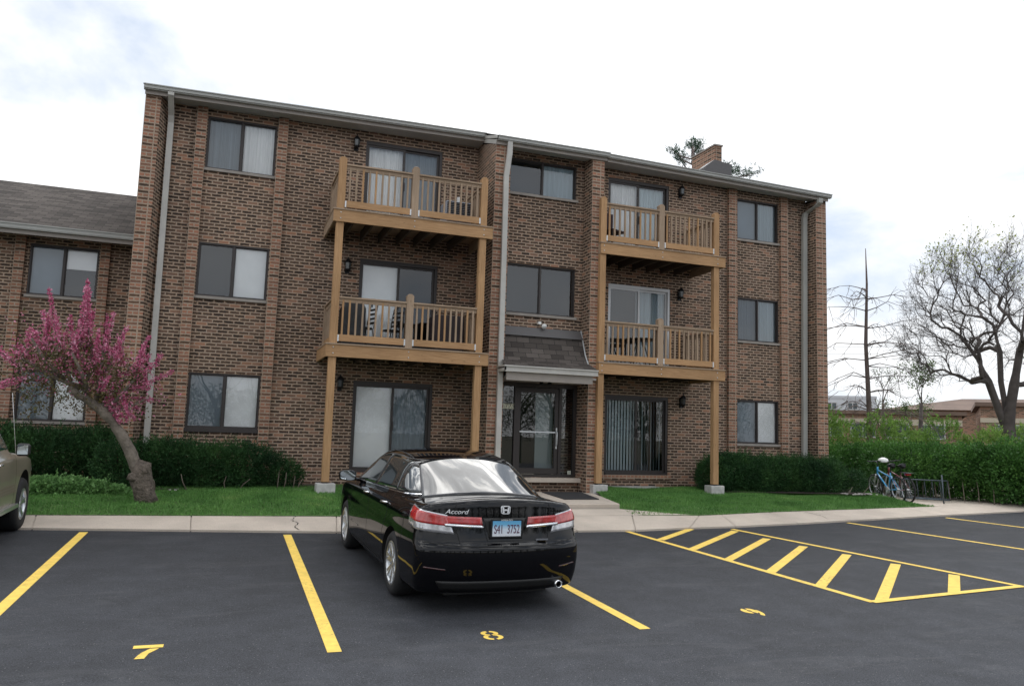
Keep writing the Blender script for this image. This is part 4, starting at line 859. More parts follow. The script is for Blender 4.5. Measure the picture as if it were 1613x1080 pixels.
ACC = dict(spine=(-.45, 3.15, .62), floor=.20, crown=.085, k=.045, cyl=-.15,
    plan=[(-1.1, .835), (-.9, .868), (-.6, .898), (-.2, .917), (.8, .923), (2.0, .92), (2.8, .915), (3.3, .885), (3.7, .80), (3.9, .68)],
    sect=[(.15, -.09), (.24, -.035), (.34, -.012), (.50, 0), (.66, -.004), (.78, -.016), (.88, -.018), (.93, -.032), (1.0, -.075), (1.1, -.14)],
    deck=[(-1.1, 1.04), (-.98, 1.085), (-.93, 1.108), (-.86, 1.108), (-.6, 1.095), (-.2, 1.09), (.5, 1.07), (1.5, 1.045), (2.5, 1.015), (3.0, .985), (3.4, .91), (3.75, .80), (3.9, .72)],
    rear=[(.15, -.93), (.25, -1.0), (.4, -1.055), (.56, -1.075), (.63, -1.07), (.668, -1.045), (.69, -1.015), (.75, -1.0), (.85, -.985), (.95, -.972), (1.03, -.965), (1.09, -.958), (1.2, -.95)], rearc=.21, rp=2.6,
    front=[(.2, 3.78), (.35, 3.85), (.55, 3.86), (.7, 3.82), (.85, 3.72), (1.0, 3.5)], frontc=.35,
    gw=.835, gs=.50, gt=.045, bow=.10,
    roof=[(-1.0, .2), (-.75, .90), (-.50, 1.01), (-.33, 1.085), (-.1, 1.20), (.15, 1.315), (.38, 1.40), (.60, 1.443), (1.0, 1.472), (1.4, 1.476), (1.75, 1.455), (2.0, 1.40), (2.4, 1.235), (2.8, 1.05), (3.1, .90), (3.5, .2)])
CAR = empty('parked_car', (-.0451, -9.2154, lotz(-9.2154)), .0317, label='shiny black four door sedan parked nose-in before the entrance', cat='car')
CAR.rotation_euler = (math.atan(.0257), 0, .0317)
A = Car(ACC); body = A.body(PAINT, CAR, [(0, .345), (2.80, .345)], .372)
# rear window with black border, side windows
A.patch('window_border', 'top', [(-.70, -.30), (-.35, -.375), (0, -.39), (.35, -.375), (.70, -.30)], [(-.60, .40), (-.3, .44), (0, .45), (.3, .44), (.60, .40)], GAP, CAR, .0015, 40, 16)
A.patch('rear_window', 'top', [(-.665, -.275), (-.35, -.35), (0, -.37), (.35, -.35), (.665, -.275)], [(-.545, .36), (-.3, .405), (0, .415), (.3, .405), (.545, .36)], CGLASS, CAR, .016, 40, 16, inset=.03, relax=1)
A.patch('windshield', 'top', [(-.60, 1.93), (0, 2.0), (.60, 1.93)], [(-.72, 2.62), (0, 2.80), (.72, 2.62)], CGLASS, CAR, .004, 24, 12)
for md in ('L', 'R'):
    A.patch('window_trim', md, [(-.19, 1.075), (.6, 1.05), (1.6, 1.022), (2.46, 1.0)], [(-.10, 1.19), (.18, 1.33), (.42, 1.385), (.9, 1.413), (1.4, 1.408), (1.75, 1.36), (2.1, 1.215), (2.47, 1.015)], BPLAS, CAR, .0025, 60, 8)
    A.patch('side_window', md, [(1.33, 1.04), (1.8, 1.025), (2.30, 1.012)], [(1.27, 1.395), (1.45, 1.39), (1.72, 1.345), (2.0, 1.23), (2.30, 1.05)], CGLASS2, CAR, .005, 30, 8)
    A.patch('side_window', md, [(.33, 1.068), (1.25, 1.04)], [(.47, 1.37), (.8, 1.396), (1.19, 1.397)], CGLASS2, CAR, .005, 24, 8)
    A.patch('quarter_window', md, [(-.14, 1.085), (.29, 1.07)], [(-.09, 1.16), (.17, 1.30), (.42, 1.365)], CGLASS2, CAR, .005, 12, 6)
    ch = MB(); A.ribbon(ch, md, [(-.20, 1.066), (.6, 1.042), (1.6, 1.014), (2.47, .992)], .014, .006); A.ribbon(ch, md, [(-.20, 1.07), (-.12, 1.19), (.16, 1.335), (.32, 1.372)], .012, .006); ch.build('chrome_strip', CHROME, CAR, local=True)
# tail lamps wrap the corners; angle measured round a vertical axis
for sg in (-1, 1):
    a = lambda q: sg*q
    A.patch('tail_lamp', 'cyl', [(a(33), .772), (a(48), .79), (a(62), .83)], [(a(37.5), .950), (a(50), .988), (a(65), 1.015), ], CLEARL, CAR, .006, 26, 8)
    A.patch('tail_lamp_red', 'cyl', [(a(35.8), .845), (a(49), .865), (a(61.5), .90)], [(a(38), .940), (a(50), .977), (a(63.5), 1.003)], REDL if sg < 0 else PINKL, CAR, .010, 26, 6)
    x0, x1 = sg*.625, sg*.235
    A.patch('trunk_lamp', 'rear', [(x0*.965, .872), (x1, .856)], [(x0, .942), (x1*1.06, .932)], REDL, CAR, .008, 16, 4)
    A.patch('chrome_strip', 'rear', [(x0*.96, .842), (x1*.95, .826)], [(x0*.965, .868), (x1, .852)], CHROME, CAR, .011, 16, 2)
seam = MB()
A.ribbon(seam, 'cyl', [(-33, 1.06), (-33.3, .95), (-34, .90), (-29, .68)], .007); A.ribbon(seam, 'cyl', [(33, 1.06), (33.3, .95), (34, .90), (29, .68)], .007)
A.ribbon(seam, 'rear', [(-.80, .69), (-.50, .665), (0, .655), (.50, .665), (.80, .69)], .008)
for md in ('L', 'R'):
    A.ribbon(seam, md, [(2.42, .98), (2.42, .72), (2.33, .30)], .007); A.ribbon(seam, md, [(1.285, 1.035), (1.27, .7), (1.26, .30)], .007); A.ribbon(seam, md, [(.30, 1.06), (.28, .85), (.42, .62), (.46, .30)], .007)
    A.ribbon(seam, md, [(-.42, .90), (-.40, .70), (-.36, .55)], .006); A.ribbon(seam, md, [(.46, .285), (2.3, .285)], .008)
A.ribbon(seam, 'top', [(-.70, -.42), (-.5, -.50), (0, -.53), (.5, -.50), (.70, -.42)], .006)
seam.build('panel_gap', GAP, CAR, local=True)
hl = MB()
for x, z in ((-.91, 0), (.91, 0)): pass
for md, sx in (('L', -1), ('R', 1)):
    for yy in (1.42, .42):
        h = A.cast(md, yy, .92, 0)[0]; hb = MB().tube([(h.x, yy-.11, .925), (h.x+sx*.035, yy-.08, .93), (h.x+sx*.04, yy+.04, .93), (h.x, yy+.10, .925)], .012, 8); hb.build('door_handle', CHROME, CAR, local=True)
    mh = A.cast(md, 2.28, 1.0, 0)[0]
    mb = MB(); mx = mh.x+sx*.02
    mb.tube([(mh.x-sx*.03, 2.30, .985), (mx+sx*.08, 2.28, 1.0)], .022, 8)
    mo = mb.build('side_mirror', PAINT, CAR, local=True); ms = 1 if sx > 0 else -1
    cx = mx+sx*.16; vs = []; prof_ = [(.0, -.55), (.0, -.92), (.02, -1.0), (.06, -.96), (.10, -.75), (.13, -.4), (.14, 0)]
    def loop(k, yy): return [(cx+ms*.115*k*math.copysign(abs(math.cos(t))**.55, math.cos(t)), yy, 1.045+.070*k*math.copysign(abs(math.sin(t))**.55, math.sin(t))) for t in [2*math.pi*i/28 for i in range(28)]]
    h_ = MB(); L_ = [loop(abs(k)+.0001, 2.24+dy) for dy, k in prof_]; vs = [p for l in L_ for p in l]; h_.add(vs, [(i*28+j, i*28+(j+1) % 28, (i+1)*28+(j+1) % 28, (i+1)*28+j) for i in range(len(L_)-1) for j in range(28)], None, True); h_.build('mirror_housing', PAINT, mo, local=True)
    g = MB(); l2 = loop(.88, 2.237); g.add(l2, [tuple(range(28))]); go = g.build('mirror_glass', mat('mirror', (.6, .65, .68), .03, 1), mo, local=True)
# plate well, plate, frame
rec = MB(); y = -.987
A.patch('plate_recess', 'rear', [(-.175, .722), (.175, .722)], [(-.235, .925), (.235, .925)], BPLAS, CAR, .004, 14, 6)
rim = MB(); A.ribbon(rim, 'rear', [(-.24, .925), (-.18, .715), (.18, .715), (.24, .925)], .02, .007); rim.build('recess_rim', PAINT, CAR, local=True)
pl = MB().box(-.168, .168, -1.032, -1.018, .742, .918).build('license_plate', BPLAS, CAR, local=True)
pm = bpy.data.materials.new('plate_face'); pm.use_nodes = True; t = pm.node_tree; tc = N(t, 'ShaderNodeTexCoord'); sp = N(t, 'ShaderNodeSeparateXYZ'); t.links.new(tc.outputs['Object'], sp.inputs[0])
mr = N(t, 'ShaderNodeMapRange', inp={1: .76, 2: .905}); t.links.new(sp.outputs[2], mr.inputs[0]); rr = ramp(t, [(0, (.72, .74, .78)), (.45, (.66, .74, .82)), (.75, (.16, .45, .68)), (1, (.10, .36, .62))], mr.outputs[0]); t.links.new(rr.outputs[0], t.nodes['Principled BSDF'].inputs['Base Color'])
MB().box(-.150, .150, -1.036, -1.031, .757, .905).build('plate_face', pm, pl, local=True)
v, f2 = text_mesh('S41  3752', .105); MB().add([(p[0]*.60*1.08, -1.0375-p[2], p[1]*1.15+.822) for p in v], f2).build('plate_text', mat('plate_ink', (.10, .03, .07), .6), pl, local=True)
v, f2 = text_mesh('HONDA CITY', .02); MB().add([(p[0], -1.0335-p[2], p[1]+.9115) for p in v], f2).build('frame_text', WHITE, pl, local=True)
# trunk script, emblem, badge
v, f2 = text_mesh('Accord', .062, .002, .35); MB().add([(p[0]*1.15-.50, -.992-p[2]+.21*(abs(p[0]*1.15-.50)/.9)**2.6, p[1]+.985) for p in v], f2).build('script_badge', BADGE, CAR, local=True)
em = MB(); yb = -.982
def rr_(w, h, r, n=6): return [(sx*(w-r)+r*math.cos(a), sz*(h-r)+r*math.sin(a)) for sx, sz, a0 in ((1, 1, 0), (-1, 1, 90), (-1, -1, 180), (1, -1, 270)) for a in [R(a0+90*i/n) for i in range(n+1)]]
o_, i_ = rr_(.048, .040, .020), rr_(.040, .032, .014); n = len(o_); k = lambda p: (p[0]*(1.0+p[1]*1.6), p[1])
o_ = [k(p) for p in o_]; i_ = [k(p) for p in i_]
em.add([(p[0], yb-.006, p[1]+1.005) for p in o_]+[(p[0], yb-.006, p[1]+1.005) for p in i_]+[(p[0], yb+.01, p[1]+1.005) for p in o_], [(i, (i+1) % n, n+(i+1) % n, n+i) for i in range(n)]+[(i, 2*n+i, 2*n+(i+1) % n, (i+1) % n) for i in range(n)])
for sg in (-1, 1): em.add([(sg*.026+sg*dz*.13-.0085, yb-.008, 1.005+dz) for dz in (-.030, .030)]+[(sg*.026+sg*dz*.13+.0085, yb-.008, 1.005+dz) for dz in (.030, -.030)], [(0, 1, 2, 3)])
em.box(-.022, .022, yb-.008, yb, .998, 1.012); em.build('emblem', BADGE, CAR, local=True)
MB().box(.33, .465, -1.005, -.985, .705, .722).build('trim_badge', CHROME, CAR, local=True)
for sg in (-1, 1):
    A.patch('bumper_crease', 'rear', [(sg*.80, .455), (sg*.60, .435)], [(sg*.80, .468), (sg*.60, .447)], mat('dark_reflector', (.05, .006, .006), .15, 0, .8, 1), CAR, .005, 8, 2)
A.patch('lower_valance', 'rear', [(-.62, .235), (.62, .235)], [(-.68, .33), (.68, .33)], BPLAS, CAR, .004, 20, 3)
MB().lathe([(.028, .10), (.036, .10), (.037, -.06), (.031, -.06), (.028, -.04), (.028, .05)], (.60, -.955, .265), (0, 1, 0), 24).build('exhaust_tip', CHROME, CAR, local=True)
MB().box(-.55, .55, -.80, 3.3, .16, .24).build('underbody', BPLAS, CAR, local=True)
for x in (-.79, .79):
    for y in (0, 2.80): wheel(CAR, x, y, .334, .215, .225, 1 if x > 0 else -1)
# antenna fin/roof seam and third brake lamp
rs = MB(); 
for sx in (-.55, .55): A.ribbon(rs, 'top', [(sx, .55), (sx, 1.2), (sx, 1.8)], .012)
rs.build('roof_seam', GAP, CAR, local=True)

# ---- tan sport utility vehicle, only its right front corner reaches into the picture
TAN = mat('tan_paint', (.33, .29, .225), .35, .35, .5, .8); TAN2 = mat('tan_cladding', (.19, .165, .125), .5)
SUVP = dict(spine=(-.5, 3.15, .85), floor=.36, crown=.05, k=.07, cyl=0,
    plan=[(-1.1, .86), (-.8, .90), (0, .925), (2.0, .93), (2.9, .925), (3.3, .90), (3.55, .86), (3.75, .78)],
    sect=[(.25, -.03), (.45, 0), (.8, .0), (1.0, -.012), (1.12, -.04), (1.2, -.09)],
    deck=[(-1.1, 1.15), (2.0, 1.16), (2.3, 1.17), (2.6, 1.15), (3.3, 1.06), (3.6, .96), (3.8, .85)],
    rear=[(.3, -1.0), (.6, -1.05), (1.2, -1.0)], rearc=.10, rp=3,
    front=[(.35, 3.62), (.5, 3.70), (.75, 3.70), (.95, 3.62), (1.1, 3.5)], frontc=.22,
    gw=.90, gs=.30, gt=.0, bow=.05,
    roof=[(-1.10, .3), (-1.0, 1.25), (-.85, 1.70), (-.6, 1.80), (.6, 1.83), (1.3, 1.80), (1.72, 1.72), (2.12, 1.45), (2.45, 1.17), (2.7, 1.0), (3.05, .3)])
SUV = empty('parked_suv', (-6.28, -7.36, lotz(-7.36)), 0, label='tan sport utility vehicle cut off by the left edge of the photo', cat='car'); SUV.rotation_euler = (math.atan(.0257), 0, 0)
B = Car(SUVP, 200); B.body(TAN, SUV, [(0, .42), (2.83, .42)], .44)
for md in ('L', 'R'):
    B.patch('side_window', md, [(1.22, 1.19), (2.20, 1.19)], [(1.24, 1.68), (1.60, 1.68), (1.85, 1.55), (2.20, 1.24)], mat('teal_glass', (.02, .07, .065), .03, 0, .8, 1), SUV, .005, 24, 8)
    B.patch('side_window', md, [(.15, 1.19), (1.12, 1.19)], [(.15, 1.70), (1.14, 1.69)], CGLASS2, SUV, .005, 20, 8); B.patch('side_window', md, [(-.75, 1.2), (.05, 1.19)], [(-.68, 1.68), (.05, 1.70)], CGLASS2, SUV, .005, 16, 8)
    B.patch('mirror_sail', md, [(2.14, 1.19), (2.38, 1.17)], [(2.14, 1.26), (2.36, 1.18)], BPLAS, SUV, .006, 4, 2)
    for i, zz in enumerate((.62, .66, .70)):
        cl = MB(); B.ribbon(cl, md, [(.5, zz), (2.3, zz)], .028, .012); cl.build('side_molding', TAN2, SUV, local=True)
    gp = MB(); B.ribbon(gp, md, [(2.30, 1.15), (2.30, .8), (2.22, .42)], .01); B.ribbon(gp, md, [(1.17, 1.18), (1.17, .42)], .01); gp.build('panel_gap', GAP, SUV, local=True)
    sx = 1 if md == 'R' else -1; h = B.cast(md, 1.38, 1.02, 0)[0]; MB().tube([(h.x, 1.28, 1.03), (h.x+sx*.04, 1.30, 1.03), (h.x+sx*.04, 1.42, 1.03), (h.x, 1.44, 1.03)], .014).build('door_handle', CHROME, SUV, local=True)
    MB().box(sx*.90, sx*1.0, .5, 2.25, .40, .45).build('running_board', ALLOY, SUV, local=True)
    mm = MB().box(sx*.93, sx*1.10, 2.12, 2.22, 1.10, 1.27); mo = mm.build('side_mirror', BPLAS, SUV, bevel=.03, local=True); MB().box(sx*.955, sx*1.08, 2.112, 2.119, 1.125, 1.25).build('mirror_glass', MATS['mirror'], mo, local=True)
    B.patch('headlamp', md, [(3.42, .80), (3.56, .80)], [(3.40, .98), (3.54, .98)], CLEARL, SUV, .006, 8, 5)
    B.patch('marker_lamp', md, [(3.45, .60), (3.58, .60)], [(3.45, .66), (3.58, .66)], mat('amber_lens', (.5, .18, .04), .2, 0, .8, 1), SUV, .006, 6, 2)
for x in (-.80, .80):
    for y in (0, 2.83): wheel(SUV, x, y, .375, .25, .22, 1 if x > 0 else -1, 5)
MB().tube([(.74, 3.05, 1.08), (.70, 2.98, 1.5), (.66, 2.90, 1.95)], .0035, 5).build('antenna', GALV, SUV, local=True)
MB().box(-.6, .6, -.8, 3.3, .3, .42).build('underbody', BPLAS, SUV, local=True)
# ------------------------------------------------------------------ plants
def leaf_mat(name, cols, trans=.25, scale=2.0, fine=25, rough=.55, spec=.3):
    m = bpy.data.materials.new(name); m.use_nodes = True; t = m.node_tree; b = t.nodes['Principled BSDF']; b.inputs['Roughness'].default_value = rough; b.inputs['Specular IOR Level'].default_value = spec
    tc = N(t, 'ShaderNodeTexCoord'); n = N(t, 'ShaderNodeTexNoise', inp={'Scale': scale, 'Detail': 4, 'Roughness': .6}); n2 = N(t, 'ShaderNodeTexNoise', inp={'Scale': fine, 'Detail': 2}); t.links.new(tc.outputs['Object'], n.inputs[0]); t.links.new(tc.outputs['Object'], n2.inputs[0])
    k = len(cols); r = ramp(t, [(.32+.36*i/(k-1), c) for i, c in enumerate(cols)], n.outputs[0]); r2 = ramp(t, [(.3, .55), (.7, 1.45)], n2.outputs[0]); c = mul(t, r.outputs[0], r2.outputs[0]); t.links.new(c, b.inputs['Base Color'])
    if trans:
        tr = N(t, 'ShaderNodeBsdfTranslucent'); t.links.new(c, tr.inputs[0]); ms = N(t, 'ShaderNodeMixShader', inp={0: trans}); out = t.nodes['Material Output']; t.links.new(b.outputs[0], ms.inputs[1]); t.links.new(tr.outputs[0], ms.inputs[2]); t.links.new(ms.outputs[0], out.inputs[0])
    return m
def leaves(P, size, aspect=.5, up=0.0, dirs=None, jit=1.0):
    """one folded leaf (2 triangles as a quad) at each point; returns verts, faces"""
    n = len(P); d = RNG.normal(0, 1, (n, 3))*jit
    if dirs is not None: d = d*.45+dirs
    d[:, 2] += up; d /= np.linalg.norm(d, axis=1)[:, None]+1e-9
    q = RNG.normal(0, 1, (n, 3)); s = np.cross(d, q); s /= np.linalg.norm(s, axis=1)[:, None]+1e-9
    L = (size*RNG.uniform(.6, 1.35, n))[:, None]
    V = np.stack([P, P+d*L*.5+s*L*aspect*.5, P+d*L, P+d*L*.5-s*L*aspect*.5], 1).reshape(-1, 3)
    return V, np.arange(4*n).reshape(-1, 4)
def cat(parts):
    Vs, Fs, k = [], [], 0
    for V, F in parts: Vs.append(V); Fs.append(F+k); k += len(V)
    return np.concatenate(Vs), np.concatenate(Fs)
def bumpy(n_bumps, lo, hi, r0, r1):
    return [(RNG.uniform(lo, hi), RNG.uniform(r0, r1)) for _ in range(n_bumps)]
YEW = leaf_mat('yew_needles', [(.014, .042, .016), (.028, .078, .024), (.06, .135, .038)], .1, 1.6, 18, .6, .2)
TWIG = mat('bare_twig', (.17, .14, .11), .9); BARK = mat('tree_bark', (.11, .095, .085), .95, noise=(7, .45, 8), bump=(18, .9, .03))
def hedge(name, label, catg, blobs, n, m, leaf=.05, aspect=.25, spikes=.5, group=None, base=-.32, inner=None):
    """blobs: (x, y, z, rx, ry, rz) ellipsoids forming one plant; shells of small leaves with shoots"""
    vol = np.array([b[3]*b[4]+b[4]*b[5]+b[3]*b[5] for b in blobs]); cnt = (n*vol/vol.sum()).astype(int); parts = []
    for b, c in zip(blobs, cnt):
        u = RNG.normal(0, 1, (c, 3)); u /= np.linalg.norm(u, axis=1)[:, None]
        rr = 1-.28*RNG.random(c)**1.6; wob = 1+.10*np.sin(u[:, 0]*7+b[0]*3)*np.sin(u[:, 2]*6+u[:, 1]*5)+RNG.normal(0, .035, c)
        P = np.array(b[:3])+u*np.array(b[3:])*(rr*wob)[:, None]; ok = P[:, 2] > base+.02; P = P[ok]; u2 = u[ok]
        parts.append(leaves(P, leaf, aspect, .25, dirs=u2*.8))
        k = int(c*.02*spikes); sel = RNG.integers(0, len(P), k)
        for i in sel:   # shoots
            p, d = P[i], u2[i]*.6+np.array([0, 0, .8])+RNG.normal(0, .25, 3); d /= np.linalg.norm(d); L = RNG.uniform(.08, .22); q = p+d*L*np.linspace(.1, 1, 9)[:, None]
            parts.append(leaves(q, leaf*.9, aspect, 0, dirs=np.repeat(d[None]*.7, 9, 0)))
    V, F = cat(parts); o = raw_mesh(name, V, F, m); tag(o, label, catg, group); return o
def blobs_line(x0, x1, y, z, rx, ry, rz, step, jz=.06, taper=None):
    out = []; x = x0
    while x <= x1:
        s = taper(x) if taper else 1; out.append((x, y+RNG.normal(0, .05), z*1.0+RNG.normal(0, jz)*.5, rx, ry*RNG.uniform(.9, 1.1), rz*s*RNG.uniform(.92, 1.08))); x += step
    return out
def stems(o, pts, r=.012):
    mb = MB()
    for p, q in pts:
        p, q = Vector(p), Vector(q); mid = p.lerp(q, .5)+Vector((random.uniform(-.04, .04), 0, 0)); mb.tube([p, mid, q], [r, r*.8, r*.5], 5)
    s = mb.build('bare_stem', TWIG, o)
hl = hedge('yew_hedge', 'long dark green yew hedge under the left ground floor windows', 'hedge',
    blobs_line(-8.4, -4.7, -.0, .22, .5, .5, .52, .33)+blobs_line(-4.6, -2.0, -.75, .12, .42, .42, .47, .28)+[(-1.75, -.72, .02, .36, .36, .36), (-1.45, -.70, -.02, .28, .3, .28), (-1.25, -.70, -.06, .17, .2, .2)], 120000, YEW, .058, .26, 1.8)
stems(hl, [((-6.3, -.95, -.35), (-6.1, -.98, .1)), ((-3.85, -1.25, -.33), (-3.98, -1.28, .0)), ((-3.3, -1.2, -.33), (-3.42, -1.22, -.02)), ((-2.6, -1.2, -.33), (-2.6, -1.2, -.05)), ((-2.35, -1.2, -.33), (-2.15, -1.22, -.1)), ((-1.62, -1.05, -.33), (-1.6, -1.05, .05)), ((-1.5, -1.05, -.33), (-1.46, -1.06, .02)), ((-1.3, -1.0, -.33), (-1.28, -1.0, -.05)), ((-1.22, -1.0, -.33), (-1.12, -1.0, -.1))])
hr = hedge('yew_hedge', 'dark spreading yew hedge under the right ground floor window', 'hedge',
    blobs_line(8.75, 12.6, -.95, .10, .42, .45, .48, .3)+[(12.95, -1.0, -.06, .42, .4, .32), (8.6, -.95, -.0, .28, .35, .44)], 75000, YEW, .056, .26, 2.2)
stems(hr, [((12.9, -1.4, -.4), (13.2, -1.45, -.1)), ((12.4, -1.45, -.4), (12.6, -1.45, -.15))])
# low leafy clump at the lawn edge, left
gc = leaf_mat('groundcover_leaves', [(.09, .20, .06), (.16, .31, .10), (.24, .42, .15)], .2, 6, 30)
o = hedge('leafy_clump', 'low bright green leafy clump left of the leaning crabapple trunk', 'plant', [(-5.6, -1.55, -.36, .40, .35, .28), (-5.2, -1.6, -.36, .42, .32, .27), (-4.8, -1.65, -.37, .36, .28, .22), (-4.5, -1.65, -.38, .26, .22, .16)], 12000, gc, .06, .7, .2, base=-.42)
# mulch bed with a few pale stones along the walls
mb = MB(); mb.add([(-8.6, -1.25, -.318), (2.55, -1.15, -.30), (2.55, .0, -.28), (-4.3, .0, -.28), (-8.6, 1.98, -.28)], [(0, 1, 2, 3, 4)])
mb.add([(8.3, -1.35, -.295), (13.1, -1.6, -.33), (13.6, -.1, -.29), (8.3, -.0, -.28)], [(0, 1, 2, 3)])
o = mb.build('soil_bed', mat('mulch', (.055, .042, .032), .95, noise=(14, .5), bump=(30, .9, .03))); tag(o, kind='structure')
PEB = mat('pale_stone', (.5, .47, .43), .9, noise=(8, .2)); mb = MB()
for i in range(150):
    x = random.choice([random.uniform(-8, -1.0), random.uniform(-1.6, -.4), random.uniform(12.2, 13.2)]); y = -1.22+random.uniform(-.06, .1) if x < 5 else -1.6+random.uniform(-.1, .2); r = random.uniform(.012, .04)
    vs = [(x+r*math.cos(a)*random.uniform(.7, 1.2), y+r*math.sin(a)*random.uniform(.7, 1.2), -.33+zz) for zz in (0, r*.7) for a in (0, 1.2, 2.4, 3.7, 5)]
    mb.add(vs, [(0, 1, 6, 5), (1, 2, 7, 6), (2, 3, 8, 7), (3, 4, 9, 8), (4, 0, 5, 9), (5, 6, 7, 8, 9)])
o = mb.build('stones', PEB); tag(o, 'small pale stones scattered along the edge of the planting beds', 'stones', kind='stuff')

# ---- branching
def grow(mb, p, d, r, L, depth, tips, nb=(2, 3), spread=.6, upb=.15, shrink=.68, seg=4, wob=.12, minr=.004, lat=0):
    pts = [p.copy()]; rs = [r]; q = p.copy(); dd = d.copy()
    for i in range(seg):
        dd = (dd+Vector((random.gauss(0, wob), random.gauss(0, wob), random.gauss(0, wob)+upb*.3))).normalized(); q = q+dd*L/seg; pts.append(q.copy()); rs.append(max(minr, r*(1-(1-shrink)*(i+1)/seg)))
    mb.tube(pts, rs, 8 if r > .05 else 5 if r > .015 else 3, cap=False)
    if depth <= 0: tips += [(pts[i].copy(), dd.copy()) for i in range(1, len(pts))]; return
    if lat and depth <= lat:
        for i in range(1, seg):
            if random.random() < .55:
                ax = dd.orthogonal().normalized(); ax.rotate(Matrix.Rotation(random.uniform(0, 6.28), 3, dd)); nd = (dd*.5+ax*.9).normalized(); grow(mb, pts[i], nd, rs[i]*.45, L*.45, min(depth-1, 1), tips, nb, spread, upb, shrink, 3, wob, minr, lat)
    for i in range(random.randint(*nb)):
        ax = dd.orthogonal().normalized(); ax.rotate(Matrix.Rotation(random.uniform(0, 6.28), 3, dd)); a = spread*random.uniform(.5, 1.2); nd = (dd*math.cos(a)+ax*math.sin(a)+Vector((0, 0, upb))).normalized()
        grow(mb, q, nd, rs[-1]*random.uniform(.72, .95), L*random.uniform(.65, .9), depth-1, tips, nb, spread, upb, shrink, seg, wob, minr, lat)

# leaning pink crabapple
random.seed(21)
T = empty('crabapple_tree', (-3.9, -2.65, -.42), label='leaning crabapple tree in pink blossom beside a knobbly stump', cat='tree')
CB = mat('crabapple_bark', (.16, .135, .11), .95, noise=(9, .4, 8), bump=(22, .9, .03))
mb = MB(); y = -2.65
path = [(-3.85, y, -.45), (-3.94, y, -.15), (-4.05, y, .12), (-4.17, y, .38), (-4.36, y, .73), (-4.59, y, 1.05), (-4.82, y, 1.24), (-5.05, y-.02, 1.38), (-5.22, y-.03, 1.50)]
path2 = []
for i in range(len(path)-1):
    for s_ in (0, .33, .66): path2.append(tuple(path[i][k]*(1-s_)+path[i+1][k]*s_+random.gauss(0, .008) for k in range(3)))
path2.append(path[-1]); rr2 = np.interp(np.linspace(0, 1, len(path2)), np.linspace(0, 1, 9), [.16, .135, .115, .10, .092, .085, .08, .065, .045])*(1+.07*RNG.normal(0, 1, len(path2)))
mb.tube(path2, list(rr2), 14)
mb.build('trunk', CB, T)
mb = MB(); st = [(-3.84, y-.02, -.46), (-3.90, y-.03, -.30), (-3.98, y-.04, -.05), (-3.99, y-.04, .15), (-3.94, y-.03, .28)]
mb.tube(st, [.185, .165, .175, .145, .115], 14); mb.tube([(-4.05, y-.1, .02), (-4.17, y-.16, .01)], [.10, .06], 10); mb.tube([(-3.95, y-.1, .1), (-3.93, y-.2, .14)], [.08, .045], 10)
mb.v = [(v[0]+.018*math.sin(v[2]*40+v[1]*30), v[1]+.018*math.sin(v[0]*50+v[2]*22), v[2]+.01*math.sin(v[0]*60)) for v in mb.v]
mb.build('stump', mat('stump_bark', (.13, .105, .085), .95, noise=(12, .55, 8), bump=(26, 1, .04)), T)
limb = MB(); tips = []; ptsB = []
# main limbs as (start, end, radius); each carries upright flowering shoots
LB = [((-4.95, y, 1.44), (-5.30, y+.35, 2.2), .05), ((-5.05, y, 1.50), (-5.95, y-.1, 1.95), .045), ((-4.78, y, 1.30), (-4.75, y+.1, 2.15), .045), ((-4.60, y, 1.14), (-4.15, y-.15, 1.75), .04), ((-5.3, y, 1.64), (-5.75, y-.4, 2.25), .04),
      ((-4.9, y, 1.40), (-5.15, y-.4, 2.05), .04), ((-5.35, y, 1.66), (-6.05, y+.2, 1.60), .03), ((-4.7, y, 1.2), (-4.35, y+.4, 1.95), .035), ((-4.55, y, 1.1), (-4.05, y+.2, 1.35), .03), ((-5.0, y, 1.45), (-4.9, y-.2, 2.2), .035), ((-5.2, y, 1.6), (-5.55, y+.2, 2.3), .035)]
for a, b2, r in LB:
    a, b2 = Vector(a), Vector(b2); mid = a.lerp(b2, .5)+Vector((random.uniform(-.06, .06), random.uniform(-.06, .06), -.04)); limb.tube([a, mid, b2], [r, r*.75, r*.5], 7); ptsB.append((a, mid, b2))
limb.build('limb', CB, T)
